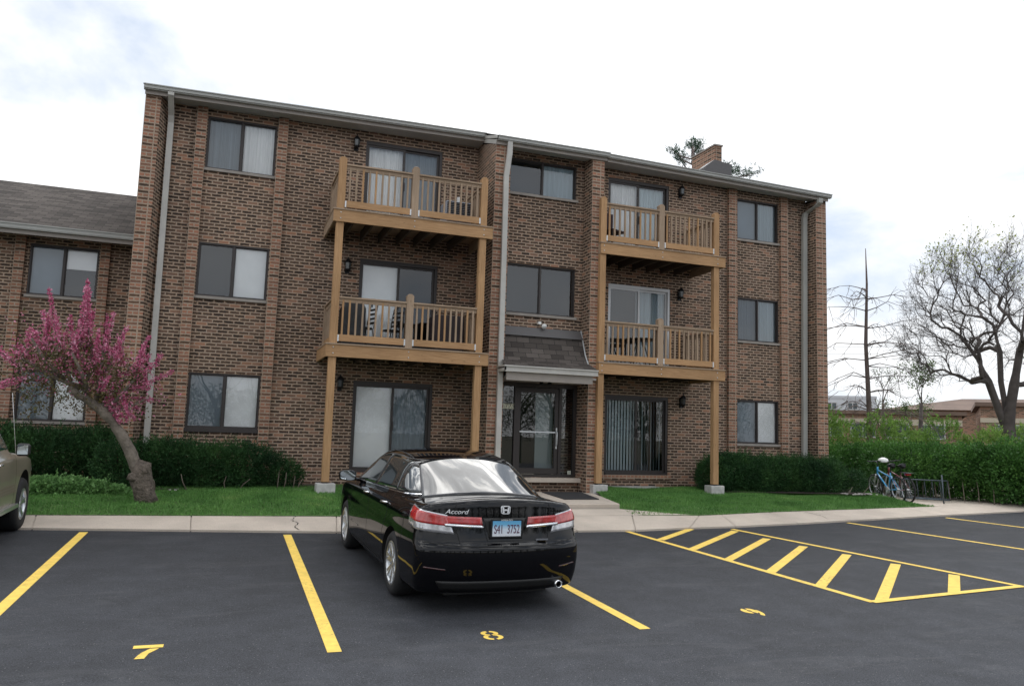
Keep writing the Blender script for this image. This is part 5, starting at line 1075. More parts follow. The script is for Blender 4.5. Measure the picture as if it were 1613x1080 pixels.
# flowering shoots: (base x, z) -> (tip x, z)
SHT = [(-5.65, 2.1, -5.85, 2.95), (-5.45, 2.2, -5.55, 3.15), (-5.25, 2.2, -5.22, 2.95), (-5.1, 2.2, -5.10, 3.22), (-4.92, 2.2, -4.83, 3.36), (-5.0, 2.1, -4.93, 3.1), (-4.7, 2.1, -4.60, 2.85), (-4.55, 2.0, -4.42, 2.80), (-4.62, 1.9, -4.50, 2.45), (-4.15, 1.75, -3.92, 2.42),
       (-4.2, 1.75, -4.05, 2.15), (-4.1, 1.55, -3.75, 2.12), (-6.0, 1.95, -6.25, 2.35), (-5.9, 1.9, -6.0, 2.45), (-5.95, 1.6, -6.45, 1.50), (-6.1, 1.85, -6.5, 2.2), (-5.35, 2.1, -5.40, 2.7), (-4.8, 1.9, -4.78, 2.6), (-4.35, 1.9, -4.3, 2.4), (-4.2, 1.35, -3.95, 1.42),
       (-4.3, 1.5, -3.95, 1.75), (-5.75, 2.2, -5.98, 2.7), (-5.2, 1.9, -5.15, 2.5), (-4.45, 1.5, -4.25, 1.35), (-4.9, 1.75, -5.0, 2.45), (-5.5, 1.8, -5.6, 2.5), (-4.65, 1.45, -4.55, 1.95), (-5.6, 2.0, -5.75, 2.65), (-4.5, 1.75, -4.15, 1.95), (-4.55, 1.4, -4.1, 1.25), (-4.6, 1.35, -4.3, 1.1), (-4.4, 1.5, -4.0, 1.6), (-4.7, 1.5, -4.5, 1.3), (-4.9, 1.55, -4.85, 2.0), (-5.1, 1.6, -5.2, 2.1)]
sh_ = MB(); BP = []; BD = []; LP = []
for kk, (xa, za, xb, zb) in enumerate(SHT*2):
    xa, xb = -4.95+(xa+4.95)*.93, -4.95+(xb+4.95)*.93
    if kk >= len(SHT) and kk % 3 == 0: continue
    jy = random.uniform(-.55, .55); a = Vector((xa+random.gauss(0, .04), y+jy*.5, za)); b2 = Vector((xb+random.gauss(0, .09), y+jy+random.gauss(0, .1), zb-random.random()*.3)); near = min((q for t3 in ptsB for q in t3), key=lambda q: (q-a).length)
    sh_.tube([near, a, a.lerp(b2, .5)+Vector((random.gauss(0, .02), 0, 0)), b2], [.016, .011, .008, .003], 4); L = (b2-a).length; n = int(L*360)
    for i in range(n):
        s = random.random()**.85; rad = .060*(1-.5*s)*(.55+.6*abs(math.sin(s*9+xa*7)))*random.random()**.5; an = random.uniform(0, 6.28); p = a.lerp(b2, s); BP.append((p.x+rad*math.cos(an), p.y+rad*math.sin(an), p.z+random.uniform(-.03, .03)))
    for i in range(int(L*60)): p = near.lerp(a, random.random()); LP.append((p.x+random.gauss(0, .07), p.y+random.gauss(0, .07), p.z+random.gauss(0, .07)))
for i in range(750):    # loose inner blossom clusters
    t3 = random.choice(ptsB); p = t3[random.randint(1, 2)]; c = Vector((p.x+random.gauss(0, .2), p.y+random.gauss(0, .2), p.z+random.gauss(.05, .18)))
    for k in range(3): BP.append((c.x+random.gauss(0, .03), c.y+random.gauss(0, .03), c.z+random.gauss(0, .03)))
for i in range(1500):
    LP.append((random.uniform(-5.9, -4.35), y+random.gauss(-.05, .25), random.uniform(1.3, 2.1)))
for i in range(1500):
    t3 = random.choice(ptsB); p = t3[random.randint(1, 2)]; LP.append((p.x+random.gauss(0, .22), p.y+random.gauss(0, .22), p.z+random.gauss(-.02, .2)))
for cx, cz, k in ((-5.8, 1.30, 70), (-5.55, 1.5, 90), (-5.62, 1.15, 60), (-5.15, 1.16, 70), (-5.25, 1.32, 60), (-4.95, 1.15, 50), (-5.75, 1.05, 50), (-5.4, 1.25, 40)):
    for i in range(k): LP.append((cx+random.gauss(0, .07), y+random.gauss(0, .15), cz+random.gauss(0, .06)))
sh_.build('shoots', CB, T)
PINK = leaf_mat('pink_petals', [(.36, .05, .13), (.60, .17, .30), (.86, .55, .66)], .3, 14, 60, .7, .1); BRL = leaf_mat('bronze_leaves', [(.07, .045, .02), (.12, .09, .035), (.10, .13, .04)], .2, 5, 30)
V, F = leaves(np.array(BP), .034, .9); raw_mesh('blossom', V, F, PINK, T); V, F = leaves(np.array(LP), .05, .5, -.2); raw_mesh('leaves', V, F, BRL, T)

# big privet hedge on the right
PRIV = leaf_mat('privet_leaves', [(.03, .085, .018), (.06, .16, .032), (.12, .26, .055)], .25, 1.1, 14); PRIV2 = leaf_mat('forsythia_leaves', [(.10, .19, .04), (.17, .30, .06), (.27, .42, .10)], .35, .9, 10)
bl = []
for i in range(9): x = 13.4+i*.35; bl.append((x, 1.5-(i*.06), .15, .55, .75, .80*RNG.uniform(.95, 1.05)))
for i in range(10): s = i/9; bl.append((16.3+s*1.2+RNG.normal(0, .1), .9-s*3.6, .15, .85, .65, .85*RNG.uniform(.95, 1.06)))
for i in range(7): bl.append((15.0+i*.32, .15-i*.38, .48, .5, .5, .55))
for i in range(14): s = i/13; bl.append((17.0+s*8, -2.35-s*1.2+RNG.normal(0, .1), .22, .75, .75, .95*RNG.uniform(.95, 1.06)))
o = hedge('privet_hedge', 'tall dense green hedge behind the bicycles at the right edge', 'hedge', bl, 125000, PRIV, .075, .55, .6, base=-.46)
stems(o, [((15.3+i*.13, .2-i*.33, -.5), (15.45+i*.13, .4-i*.33, .15)) for i in range(9)], .014)
bl = [(13.0+i*.8, 3.4+RNG.normal(0, .35)-(i*.22), .45+RNG.uniform(0, .35), .6, .8, 1.15*RNG.uniform(.75, 1.25)) for i in range(12)]
o = hedge('forsythia_shrub', 'loose light green shrub with upright shoots behind the tall hedge', 'shrub', bl, 20000, PRIV2, .085, .35, 16, base=-.4)

# bare trees beyond the hedge
random.seed(5)
DB = mat('dead_bark', (.15, .115, .105), .9, noise=(4, .3, 6)); GB = mat('grey_bark', (.085, .072, .066), .95, noise=(3, .35, 7), bump=(10, .6, .03))
T = empty('dead_spruce', (18.3, 3.8, -.6), label='dead leafless spruce with a straight trunk and drooping bare side branches', cat='tree')
mb = MB(); top = Vector((17.75, 3.25, 7.66)); bs = Vector((18.25, 3.77, -.6)); mb.tube([bs, bs.lerp(top, .3)+Vector((.05, 0, 0)), bs.lerp(top, .6)+Vector((-.03, .03, 0)), bs.lerp(top, .85)+Vector((.03, 0, 0)), top], [.105, .09, .065, .038, .012], 10); mb.build('trunk', DB, T)
br = MB(); tips = []
rv = Vector((math.cos(YAW), -math.sin(YAW), 0))
for i, (z, l, sdir, dr) in enumerate([(6.2, .9, -1, .0), (5.95, 1.7, -1, -.3), (5.9, 1.3, 1, .1), (5.5, 1.5, -1, -.2), (4.95, 2.2, -1, -.6), (4.9, 1.9, 1, .35), (4.35, 2.1, -1, -.65), (4.3, 1.0, 1, .3), (3.8, 2.3, -1, -.55), (3.85, 1.9, 1, .1), (3.6, 1.6, 1, -.5), (3.2, 1.9, -1, -.7), (3.15, 1.8, 1, .0), (2.75, .7, -1, 0), (2.7, 1.1, 1, -.5), (2.2, .7, -1, .2), (2.1, 1.6, -1, -.5), (2.15, 3.0, 1, -.75), (1.6, 1.8, -1, -.4), (1.6, .8, 1, 0), (.85, .8, -1, -.7), (.85, 2.6, 1, -.9)]*2):
    f = (z+.6)/8.26; p = bs.lerp(top, f); dv = (rv*sdir+Vector((random.uniform(-.9, .9), random.uniform(-.9, .9), 0))*(1.2 if i > 21 else .35)).normalized(); pts = [p]; L = l*random.uniform(.85, 1.1)*1.25
    for s in (.25, .5, .75, 1): pts.append(p+dv*L*s+Vector((random.gauss(0, .03), random.gauss(0, .03), dr*L*.55*s*s+.14*math.sin(s*3.1)+random.gauss(0, .05))))
    br.tube(pts, [.020, .015, .011, .007, .003], 5)
    for j in range(5):
        q = pts[random.randint(1, 4)]; grow(br, q, (dv*.6+Vector((random.gauss(0, .5), random.gauss(0, .5), random.gauss(-.3, .4)))).normalized(), .010, .38, 1, tips, (1, 3), .6, -.1, .7, 3, .2, .0035)
br.build('branches', DB, T)
def bare_tree(name, label, base, segs, depth, seed, r0, bark, buds=None, lens=1.0, spread=.5, lean=None, minr=.006, lat=2, group=None, leafn=0, twn=None):
    random.seed(seed); T = empty(name, base, label=label, cat='tree', group=group); mb = MB(); tips = []
    for (pts, rs, sub) in segs:
        P = [Vector(p) for p in pts]; mb.tube(P, rs, 12)
        for (i, d, L, dp) in sub:
            grow(mb, P[i].copy(), Vector(d).normalized(), rs[i]*.48, L*lens, dp, tips, (2, 3), spread, .12, .66, 4, .11, minr, lat)
    mb.build('trunk', bark, T)
    if buds:
        tp = [tips[i] for i in np.linspace(0, len(tips)-1, min(len(tips), 100000)).astype(int)]
        sel = [t for t in tp if buds[2](t[0])]
        P = np.array([[*(t[0]+Vector((random.gauss(0, .09), random.gauss(0, .09), random.gauss(0, .09))))] for t in sel for _ in range(buds[3])]); 
        if len(P): V, F = leaves(P, buds[1], .5); raw_mesh('crown', V, F, buds[0], T)
    return T, tips
# big tree, ~28 m from the camera, right edge
def RVp(x, y, z): return (x, y, z)
bx, by = 21.02, .82
rx, ry = math.cos(YAW), -math.sin(YAW)
def off(dr, dd, z): return (bx+rx*dr+ry*-1*dd*.0+math.sin(YAW)*dd, by+ry*dr+math.cos(YAW)*dd, z)
d_ = lambda a, b, c: (rx*a+math.sin(YAW)*b, ry*a+math.cos(YAW)*b, c)
BUD = leaf_mat('spring_buds', [(.20, .22, .05), (.28, .32, .07), (.36, .36, .10)], .4, 1, 8)
def crown_tree(name, label, base, limbs, fork, targets, bark, k=.0062, pw=.47, twigs=3, buds=None, rmin=.004):
    """limbs: polylines of the main wood; every target point is reached by a branch from the nearest suitable node"""
    T = empty(name, base, label=label, cat='tree'); P = []; par = []; chains = []
    for ln in limbs:
        pts = []; 
        for i in range(len(ln)-1):
            a, b = Vector(ln[i]), Vector(ln[i+1]); n = max(1, int((b-a).length/.3))
            for j in range(n): pts.append(a.lerp(b, j/n))
        pts.append(Vector(ln[-1])); prev = -1
        if P: prev = min(range(len(P)), key=lambda i: (P[i]-pts[0]).length); ch = [prev]
        else: ch = []
        for q in pts: P.append(q); par.append(prev); prev = len(P)-1; ch.append(prev)
        chains.append(ch)
    A_ = np.array([tuple(q) for q in P]); F0 = np.array(fork); tips = []
    for tg in sorted(targets, key=lambda t: (Vector(t)-Vector(fork)).length):
        t = np.array(tg); d = A_-t; dist = np.linalg.norm(d, axis=1); out = (A_-F0); rad = np.linalg.norm(out, axis=1); rt = np.linalg.norm(t-F0)
        cost = dist+np.where(rad > rt*.93, 3, 0)+np.where(A_[:, 2] < F0[2]-1.0, 4, 0)+.25*np.maximum(0, A_[:, 2]-t[2])*2
        j = int(np.argmin(cost)); s = Vector(A_[j]); e = Vector(tg); L = (e-s).length; n = max(2, int(L/.28)); prev = j; ch = [j]; up = (s-Vector(fork)).normalized() if (s-Vector(fork)).length > .1 else Vector((0, 0, 1)); new = []
        ctrl = s+(up*.5+(e-s).normalized()*.7+Vector((0, 0, .15))).normalized()*L*.45
        for m_ in range(1, n+1):
            u = m_/n; q = s*(1-u)**2+ctrl*2*u*(1-u)+e*u*u+Vector((random.gauss(0, .025), random.gauss(0, .025), random.gauss(0, .025)))*(1 if m_ < n else 0); P.append(q); par.append(prev); prev = len(P)-1; ch.append(prev); new.append(tuple(q))
        A_ = np.concatenate([A_, np.array(new)]); chains.append(ch); tips.append(prev)
    cnt = np.zeros(len(P)); 
    for i in tips: cnt[i] += 1
    for i in range(len(P)-1, -1, -1):
        cnt[i] = max(cnt[i], 1) if cnt[i] == 0 else cnt[i]
        if par[i] >= 0: cnt[par[i]] += cnt[i] if True else 0
    r = np.maximum(rmin, k*cnt**pw); r = np.minimum(r, .30); mb = MB(); tw = MB(); ends = []
    for ci, ch in enumerate(chains):
        rr = [float(r[i]) for i in ch]
        if ci >= 1: rr[0] = rr[1]
        mb.tube([P[i] for i in ch], rr, 10 if rr[0] > .06 else 6 if rr[0] > .02 else 4, cap=False)
        if ci >= len(limbs):
            for i in range(1, len(ch)):
                for _ in range(twigs if i >= len(ch)-2 else 1):
                    dr = (P[ch[i]]-P[ch[i-1]]).normalized(); v = (dr+Vector((random.gauss(0, .6), random.gauss(0, .6), random.gauss(.15, .5)))).normalized(); L = random.uniform(.25, .6); m1 = P[ch[i]]+v*L*.5; m2 = m1+(v+Vector((random.gauss(0, .3), random.gauss(0, .3), .2))).normalized()*L*.5
                    tw.tube([P[ch[i]], m1, m2], [rmin, rmin*.8, rmin*.5], 3, cap=False); v2 = (v+Vector((random.gauss(0, .7), random.gauss(0, .7), random.gauss(.1, .5)))).normalized(); tw.tube([m1, m1+v2*L*.5], [rmin*.7, rmin*.4], 3, cap=False); ends.append(m2)
    mb.build('trunk', bark, T); tw.build('twigs', bark, T)
    if buds:
        E_ = [e for e in ends if buds[2](e)]; PB = np.array([[e.x+random.gauss(0, .06), e.y+random.gauss(0, .06), e.z+random.gauss(0, .06)] for e in E_ for _ in range(buds[3])])
        if len(PB): V, F = leaves(PB, buds[1], .55); raw_mesh('leaves', V, F, buds[0], T)  # these are the spring buds, shaped as small leaf blades
    return T
random.seed(17)
LM = [[off(-.05, 0, -.6), off(0, 0, .8), off(.12, 0, 2.0), off(.32, 0, 3.0), off(.55, 0, 4.1), off(.8, .1, 5.2), off(1.0, .1, 6.3)],
      [off(.05, .05, 1.5), off(-.22, .1, 2.4), off(-.42, .15, 3.1), off(-.7, .2, 3.8), off(-1.2, .3, 4.6)],
      [off(.12, .1, 2.0), off(.02, .2, 3.1), off(.05, .25, 4.1), off(-.1, .3, 5.0)],
      [off(.08, .1, 1.3), off(.8, .2, 1.8), off(1.7, .3, 2.6), off(2.8, .3, 3.6)],
      [off(0, -.1, 1.7), off(-.7, -.2, 2.05), off(-1.5, -.3, 1.8), off(-2.3, -.3, 1.0)]]
TG = []
while len(TG) < 900:
    x, yv, zv = random.uniform(-1, 1), random.uniform(-1, 1), random.uniform(-.75, 1); rr3 = math.sqrt(x*x+yv*yv+zv*zv)
    if rr3 > 1 or rr3 < .35 or random.random() > rr3**1.2 or (zv < -.2 and abs(x) < .35): continue
    TG.append(off(.15+x*3.45, yv*3.0, 4.75+zv*(3.35 if zv > 0 else 2.6)+.15*math.sin(x*9)))
crown_tree('bare_tree', 'large spreading tree, almost leafless, with a forked trunk at the right edge', (bx, by, -.6), LM, off(.1, .1, 3.0), TG, GB, .0046, .575, 3, (BUD, .075, lambda e: e.z > 6.6 and math.sin(e.x*1.6+1)+math.sin(e.y*1.3) > .2, 2), .0045)
# smaller shrubs and thin trees between
sm = [([(19.6, 4.4, -.6), (19.55, 4.4, 1.2), (19.6, 4.45, 2.4)], [.09, .07, .05], [(1, (.5, .1, .8), .8, 3), (1, (-.6, .1, .8), .8, 3), (2, (.3, .2, 1), .8, 3), (2, (-.3, -.2, 1), .8, 3)])]
SL = leaf_mat('fresh_leaves', [(.09, .15, .05), (.15, .23, .08)], .35, 1, 8)
bare_tree('young_tree', 'small budding tree between the dead spruce and the big bare tree', (19.6, 4.4, -.6), sm, 3, 8, .1, DB, (SL, .06, lambda p: True, 1), .62, .6)
sm = [([(23.0, 6.0, -.6), (23.0, 6.0, 1.2), (23.1, 6.0, 2.6)], [.12, .09, .06], [(1, (.6, .1, .7), 1.1, 3), (1, (-.6, .1, .7), 1.1, 3), (2, (.4, .2, 1), 1.0, 3), (2, (-.4, -.2, 1), 1.0, 3)])]
bare_tree('leafing_tree', 'thin tree with fresh pale green leaves left of the big bare trunk', (23, 6, -.6), sm, 3, 12, .1, GB, (SL, .09, lambda p: True, 3), .62, .65)
# pine tops over the roof
PN = leaf_mat('pine_needles', [(.02, .06, .03), (.04, .10, .05)], .1, 2, 20)
random.seed(9); T = empty('pine_tree', (18.0, 14.6, -.5), label='dark pine whose sparse top boughs show above the roof beside the chimney', cat='tree')
def far(p, k): return CP+(Vector(p)-CP)*k
mb = MB(); tp = Vector((18.1, 14.6, 15.2)); mb.tube([(18.0, 14.6, -.5), (18.0, 14.6, 7), (18.05, 14.6, 12), tp], [.3, .2, .09, .03], 8); mb.build('trunk', DB, T)
PT = []; PD = []; bb = MB()
for p, zr in (((13.78, 9.63, 12.73), -1.0), ((14.18, 9.54, 12.36), -1.2), ((14.48, 9.07, 13.0), -1.2), ((14.76, 8.9, 12.99), -1.0), ((14.96, 8.96, 12.56), -1.0), ((14.0, 9.6, 12.6), -1.1), ((14.6, 9.0, 12.75), -1.2), ((15.94, 8.53, 11.98), -.8), ((16.18, 8.42, 11.82), -.8), ((16.42, 8.25, 11.8), -.7), ((17.0, 7.88, 11.67), -.9), ((16.72, 8.12, 11.59), -.8), ((15.74, 8.67, 11.99), -.7)):
    e = far(p, 1.24); a = Vector((18.05, 14.6, e.z+zr)); P = [a, a.lerp(e, .5)+Vector((0, 0, -.1)), a.lerp(e, .8), e]; bb.tube(P, [.05, .035, .02, .008], 4)
    dv = (e-a).normalized()
    for i in range(46):
        s_ = random.uniform(.45, 1.0); q = a.lerp(e, s_)+Vector((random.gauss(0, .16), random.gauss(0, .16), random.gauss(.05, .10)))
        for k in range(9): PT.append(tuple(q)); PD.append((dv.x*.5+random.gauss(0, .5), dv.y*.5+random.gauss(0, .5), random.gauss(.5, .5)))
bb.build('boughs', DB, T); V, F = leaves(np.array(PT), .17, .14, .2, dirs=np.array(PD)); raw_mesh('needles', V, F, PN, T)

# ------------------------------------------------------------------ far buildings beyond the hedge
FB = brick_mat('far_brick', 0.5); CREAM = mat('cream_band', (.50, .44, .34), .8); FROOF = mat('brown_roof', (.16, .11, .085), .9, noise=(.6, .2)); PALE = mat('pale_panel', (.55, .57, .60), .7, noise=(.5, .1))
FWIN = mat('far_window', (.06, .08, .09), .1, 0, .8)
def far_block(name, label, A, B, depth, z1, bands, wins, wallm, roofm, over=.3):
    A, B = Vector(A), Vector(B); d = (B-A).normalized(); ang = math.atan2(d.y, d.x); L = (B-A).length
    T = empty(name, (A.x, A.y, -.6), ang, label=label, cat='building')
    MB().box(0, L, 0, depth, 0, z1+.6).build('wall', wallm, T, local=True)
    MB().box(-over, L+over, -over, depth+over, z1+.6, z1+.85).build('roof', roofm, T, local=True)
    for (a, b2, m) in bands: MB().box(-.02, L+.02, -.06, 0, a+.6, b2+.6).build('band', m, T, local=True)
    (w0, w1, wd, gap) = wins; x = .8
    while x < L-wd-.3:
        f = MB(); f.box(x, x+wd, -.10, -.02, w0+.6, w0+.68); f.box(x, x+wd, -.10, -.02, w1+.52, w1+.6); f.box(x, x+.07, -.10, -.02, w0+.68, w1+.52); f.box(x+wd-.07, x+wd, -.10, -.02, w0+.68, w1+.52); f.box(x+wd/2-.03, x+wd/2+.03, -.10, -.02, w0+.68, w1+.52)
        fo = f.build('window', ALU, T, local=True); MB().box(x+.07, x+wd-.07, -.06, -.03, w0+.68, w1+.52).build('pane', FWIN, fo, local=True); x += wd+gap
    return T
far_block('school_building', 'long low brick building with a cream band beyond the hedge', (33.5, 31.2, 0), (42.9, 21.0, 0), 12, 2.9, [(2.2, 2.6, CREAM)], (1.3, 2.3, 1.6, .5), FB, FROOF)
far_block('brick_house', 'brown roofed brick building behind the big bare tree at the right edge', (43.6, 20.2, 0), (52, 10.5, 0), 12, 3.55, [(2.5, 2.8, CREAM)], (1.2, 2.4, 1.8, 1.2), FB, FROOF)
far_block('pale_building', 'pale flat roofed building just showing above the low brick building', (48.5, 43.6, 0), (53.6, 39.0, 0), 10, 4.95, [], (3.9, 4.6, .9, .9), PALE, PALE, .05)
T = empty('hip_roof_building', (54, 38, -.6), math.atan2(-18, 16), label='building with a broad low brown roof behind the young trees', cat='building')
MB().box(0, 24, 0, 12, 0, 4.6).build('wall', FB, T, local=True)
MB().add([(-.6, -.6, 4.6), (24.6, -.6, 4.6), (24.6, 12.6, 4.6), (-.6, 12.6, 4.6), (6, 6, 5.9), (16, 6, 5.9)], [(0, 1, 5, 4), (1, 2, 5), (2, 3, 4, 5), (3, 0, 4)]).build('roof', FROOF, T, local=True)
# two sagging utility lines far behind
for k, (za, zb) in enumerate(((6.55, 6.75), (6.05, 6.25))):
    mb = MB(); pts = []
    for i in range(17): s = i/16; pts.append((20+s*45, 46-s*46, za+1.6+(zb-za)*s-1.6*4*s*(1-s)*.35)); 
    mb.tube(pts, .012, 4); o = mb.build('utility_line', mat('cable_grey', (.12, .12, .13), .6)); tag(o, ['upper', 'lower'][k]+' of two thin utility lines crossing the sky between the trees', 'cable', 'utility lines')

# ------------------------------------------------------------------ bicycles and rack
def bicycle(loc, ang, lean, paint, label, seatm=BLACKM, rack=False, fork=None):
    T = empty('bicycle', loc, ang, label=label, cat='bicycle', group='bicycles parked by the hedge'); T.rotation_euler = (lean, 0, ang)
    r = .335
    hub_r, hub_f, bb_ = Vector((0, 0, r)), Vector((1.04, 0, r)), Vector((.43, 0, .29)); st, ht, hb = Vector((.27, 0, .74)), Vector((.84, 0, .84)), Vector((.88, 0, .70))
    f = MB(); f.tube([bb_, st], .017); f.tube([bb_, hb], .021); f.tube([st.lerp(bb_, .25), ht.lerp(hb, .4)], .018); f.tube([ht+Vector((-.01, 0, .03)), hb+Vector((.01, 0, -.03))], .022)
    for s in (-.05, .05): f.tube([bb_+Vector((0, s*.5, 0)), hub_r+Vector((0, s, 0))], .011); f.tube([st.lerp(bb_, .1), hub_r+Vector((0, s, 0))], .009)
    f.build('frame', paint, T, local=True)
    q = MB()
    for s in (-.05, .05): q.tube([hb+Vector((.01, s*.6, -.02)), hb+Vector((.05, s, -.12)), hub_f+Vector((0, s, 0))], .012)
    q.build('fork', fork or GALV, T, local=True)
    for c in (hub_r, hub_f):
        w = MB(); n = 40
        w.lathe([(r-.035, -.018), (r-.008, -.02), (r, 0), (r-.008, .02), (r-.035, .018)], c, (0, 1, 0), n); wo_ = w.build('wheel', RUB, T, local=True)
        w2 = MB(); w2.lathe([(r-.05, -.012), (r-.034, -.016), (r-.034, .016), (r-.05, .012)], c, (0, 1, 0), n); w2.lathe([(.0, -.04), (.022, -.04), (.022, .04), (0, .04)], c, (0, 1, 0), 10)
        for k in range(20): a = 2*math.pi*k/20; e = c+Vector((math.cos(a)*(r-.045), 0, math.sin(a)*(r-.045))); w2.tube([c+Vector((0, .02*(-1)**k, 0)), e], .0022, 3)
        w2.build('rim', ALLOY, wo_, local=True)
    sd_ = MB(); sd_.lathe([(0, 0), (.05, .01), (.065, .05), (.02, .06)], (.14, 0, .88), (0, 0, 1), 12); sd_.tube([(.12, 0, .93), (.24, 0, .93), (.38, 0, .925)], [.075, .05, .02], 8); sd_.tube([(.24, 0, .90), st], .013); sd_.build('saddle', seatm, T, local=True)
    h = MB(); h.tube([ht, ht+Vector((-.02, 0, .12)), ht+Vector((.06, 0, .17))], .014); h.tube([ht+Vector((-.06, -.31, .20)), ht+Vector((.04, -.18, .18)), ht+Vector((.06, 0, .17)), ht+Vector((.04, .18, .18)), ht+Vector((-.06, .31, .20))], .012); h.build('handlebar', BLACKM, T, local=True)
    c = MB(); c.lathe([(.0, .03), (.09, .03), (.09, .036), (0, .036)], bb_, (0, 1, 0), 18); c.tube([bb_+Vector((0, .05, 0)), bb_+Vector((.08, .055, -.15))], .01, 5); c.tube([bb_+Vector((0, -.05, 0)), bb_+Vector((-.08, -.055, .15))], .01, 5); c.box(.47, .55, .06, .14, .125, .15); c.box(.31, .39, -.14, -.06, .43, .455); c.build('crank', GALV, T, local=True)
    if rack: MB().box(-.12, .02, -.05, .05, .70, .76).build('rear_reflector', REDL, T, local=True); MB().box(-.25, .25, -.06, .06, .755, .765).build('carrier', BLACKM, T, local=True)
    return T
BLUE = mat('blue_frame', (.05, .33, .62), .3, 0, .5, .6); REDF = mat('red_frame', (.16, .02, .025), .3, 0, .5, .6)
b1 = bicycle((13.62, -1.98, -.50), R(76), -.10, BLUE, 'bright blue bicycle leaning in front of the hedge, a white helmet on its handlebar')
b2_ = bicycle((13.80, -2.10, -.50), R(73), -.07, REDF, 'dark red bicycle with a rear reflector, half hidden behind the blue one', rack=True)
hm = MB(); hm.lathe([(.0, .0), (.06, .005), (.115, .04), (.135, .09), (.13, .10), (.10, .09)], (0, 0, 0), (.3, .2, -1), 20); o = hm.build('helmet', WHITE); o.location = (13.90, -1.18, .60); o.scale = (.85, 1.1, .85); tag(o, 'white bicycle helmet hanging on the blue handlebar', 'helmet')
rk = MB(); 
P0, P1 = Vector((14.45, -1.30, -.50)), Vector((15.35, -1.95, -.50)); 
rk.tube([P0+Vector((0, 0, .06)), P1+Vector((0, 0, .06))], .02); rk.tube([P0+Vector((.25, .35, .06)), P1+Vector((.25, .35, .06))], .02); rk.tube([P0+Vector((.1, .15, .55)), P1+Vector((.1, .15, .55))], .016)
for i in range(7): a = P0.lerp(P1, i/6); rk.tube([a+Vector((0, 0, .06)), a+Vector((.1, .15, .55)), a+Vector((.25, .35, .06))], .009, 5)
rk.tube([(14.80, -2.25, -.5), (14.90, -2.12, .22)], .02)
o = rk.build('bicycle_rack', mat('rack_metal', (.08, .10, .115), .5, .6)); tag(o, 'low galvanized metal bicycle rack under the overhanging hedge', 'bicycle rack')

# ------------------------------------------------------------------ things on the balconies
def parlor_chair(loc, ang, label):
    T = empty('metal_chair', loc, ang, label=label, cat='chair', group='ladder back metal chairs'); m = MB()
    MB().lathe([(0, 0), (.19, 0), (.20, .012), (.19, .03), (0, .035)], (0, 0, .44), (0, 0, 1), 20).build('seat', BLACKM, T, local=True)
    for sx, sy in ((-1, -1), (1, -1), (-1, 1), (1, 1)): MB().tube([(sx*.14, sy*.14, .45), (sx*.17, sy*.17, .22), (sx*.20, sy*.20, 0)], .010, 6).build('leg', BLACKM, T, local=True)
    for sx in (-1, 1): m.tube([(sx*.16, .16, .45), (sx*.16, .20, .75), (sx*.15, .24, .95), (sx*.12, .25, 1.02), (sx*.08, .24, 1.0), (sx*.09, .24, .95)], .010, 6)
    for z in (.56, .66, .76, .86): m.box(-.15, .15, .16+(z-.45)*.13, .172+(z-.45)*.13, z, z+.045)
    m.build('backrest', BLACKM, T, local=True); return T
parlor_chair((-.02, -.75, 2.645), R(-70), 'black ladder back metal chair on the middle left balcony, nearer the grill cover')
parlor_chair((.62, -.62, 2.645), R(-50), 'black ladder back metal chair on the middle left balcony, nearer the centre post')
gcov = MB(); gcov.prism([(-.62, 0), (-.08, 0), (-.10, .85), (-.18, 1.02), (-.35, 1.08), (-.52, 1.02), (-.60, .85)], 1, -1.25, -.75); o = gcov.build('covered_grill', mat('vinyl_cover', (.02, .021, .023), .5, bump=(8, .6, .03)), bevel=.03); o.location = (.08, .25, 2.645); tag(o, 'black vinyl covered grill at the left end of the middle left balcony', 'grill')
o = MB().box(1.50, 2.18, -1.0, -.35, 2.645, 3.50).build('storage_chest', mat('dark_box', (.03, .02, .022), .6), bevel=.03); tag(o, 'dark storage chest at the right end of the middle left balcony', 'box')
T = empty('window_fan_box', (1.95, -.7, 5.42), label='pale louvred box standing at the right end of the top left balcony', cat='vent box')
MB().box(1.65, 2.25, -.95, -.45, 5.42, 6.12).build('case', mat('blue_grey_case', (.30, .32, .37), .6), T, bevel=.02)
lv = MB(); 
for i in range(16): lv.box(1.68, 2.22, -.965, -.952, 5.47+i*.04, 5.49+i*.04)
lv.build('louvre', BLACKM, T); MB().box(1.93, 2.02, -.90, -.82, 6.12, 6.24).build('cap', WHITE, T)
T = empty('folding_chair', (5.85, -.9, 5.455), R(20), label='dark fabric folding chair at the left end of the top right balcony', cat='chair')
DF = mat('dark_fabric', (.03, .012, .014), .8); MB().box(-.24, .24, -.22, .22, .40, .44).build('seat', DF, T, local=True); MB().box(-.24, .24, .2, .24, .44, .95).build('backrest', DF, T, local=True)
for sx, sy in ((-1, -1), (1, -1), (-1, 1), (1, 1)): MB().tube([(sx*.22, sy*.2, .42), (sx*.22, sy*.24, 0)], .012, 6).build('leg', BLACKM, T, local=True)
T = empty('patio_table', (6.75, -.75, 2.645), label='dark round patio table on the middle right balcony', cat='table')
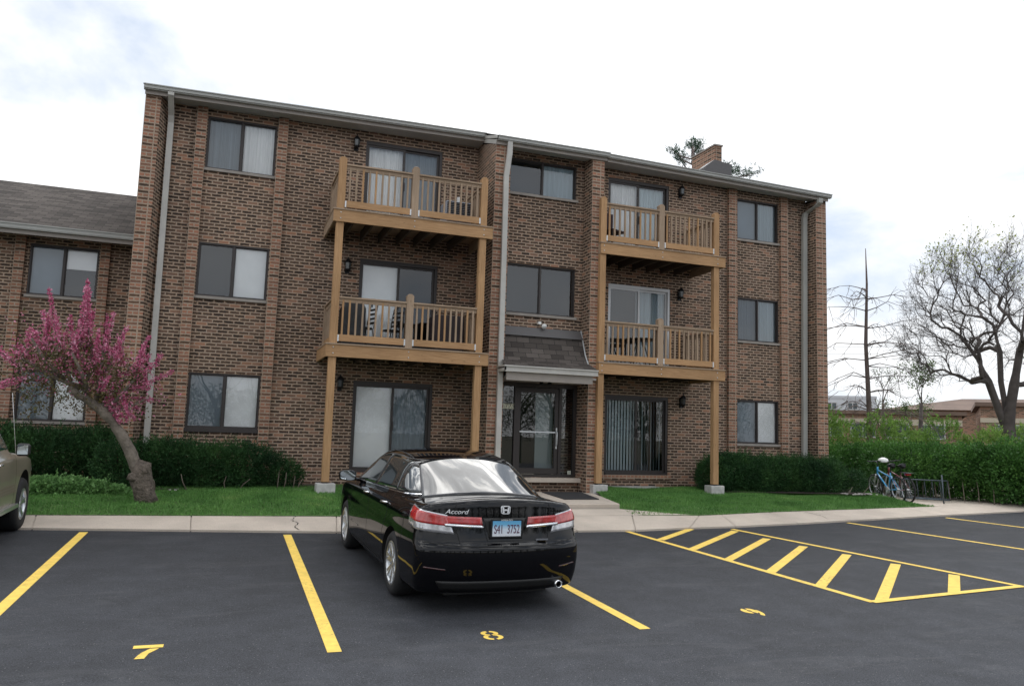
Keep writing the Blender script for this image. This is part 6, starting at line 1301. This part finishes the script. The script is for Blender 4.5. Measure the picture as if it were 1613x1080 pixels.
MB().lathe([(0, 0), (.38, 0), (.39, .015), (.38, .03), (0, .03)], (0, 0, .66), (0, 0, 1), 26).build('table_top', BLACKM, T, local=True)
for k in range(4): a = k*math.pi/2+.5; MB().tube([(.08*math.cos(a), .08*math.sin(a), .66), (.30*math.cos(a), .30*math.sin(a), 0)], .014, 6).build('leg', BLACKM, T, local=True)
o = MB().box(5.48, 5.85, -.8, -.4, 2.645, 3.15).build('cardboard_box', mat('cardboard', (.30, .24, .18), .9), bevel=.006); tag(o, 'tan cardboard box at the left end of the middle right balcony', 'box')

# ------------------------------------------------------------------ wood edge added out of view behind the camera, to fill the reflections
random.seed(31); WL_ = leaf_mat('wood_leaves', [(.03, .05, .02), (.07, .09, .04), (.12, .13, .07)], .2, .3, 2)
PTS = []; mb = MB()
for i in range(46):
    x = -75+i*3.4+random.uniform(-1, 1); yb3 = -52+random.uniform(-5, 5); h = random.uniform(4, 7.5); mb.tube([(x, yb3, -2.6), (x+random.uniform(-.5, .5), yb3, h*.4), (x+random.uniform(-1, 1), yb3, h*.85)], [.3, .2, .05], 5)
    for j in range(14):
        a = random.uniform(0, 6.28); zz = random.uniform(.15, .8)*h; mb.tube([(x, yb3, zz*.8), (x+math.cos(a)*1.6, yb3+math.sin(a)*1.6, zz+.8), (x+math.cos(a)*2.4, yb3+math.sin(a)*2.4, zz+2.2)], [.07, .04, .01], 3, cap=False)
    n = 2600; u = RNG.normal(0, 1, (n, 3)); u /= np.linalg.norm(u, axis=1)[:, None]; rr = RNG.random(n)**.4
    PTS.append(np.array([x, yb3, h*.45])+u*rr[:, None]*np.array([2.6, 2.4, h*.5]))
V, F = leaves(np.concatenate(PTS), .17, .6); V1 = V; wv = np.array([tuple(v) for v in mb.v]); quads = np.array([f for f in mb.f if len(f) == 4]); allV, allF = cat([(V1, F), (wv, quads)])
o = raw_mesh('reflection_wood', allV, allF, WL_); tag(o, 'unseen wood edge added behind the camera for the windows and car to reflect', 'wood', kind='stuff')
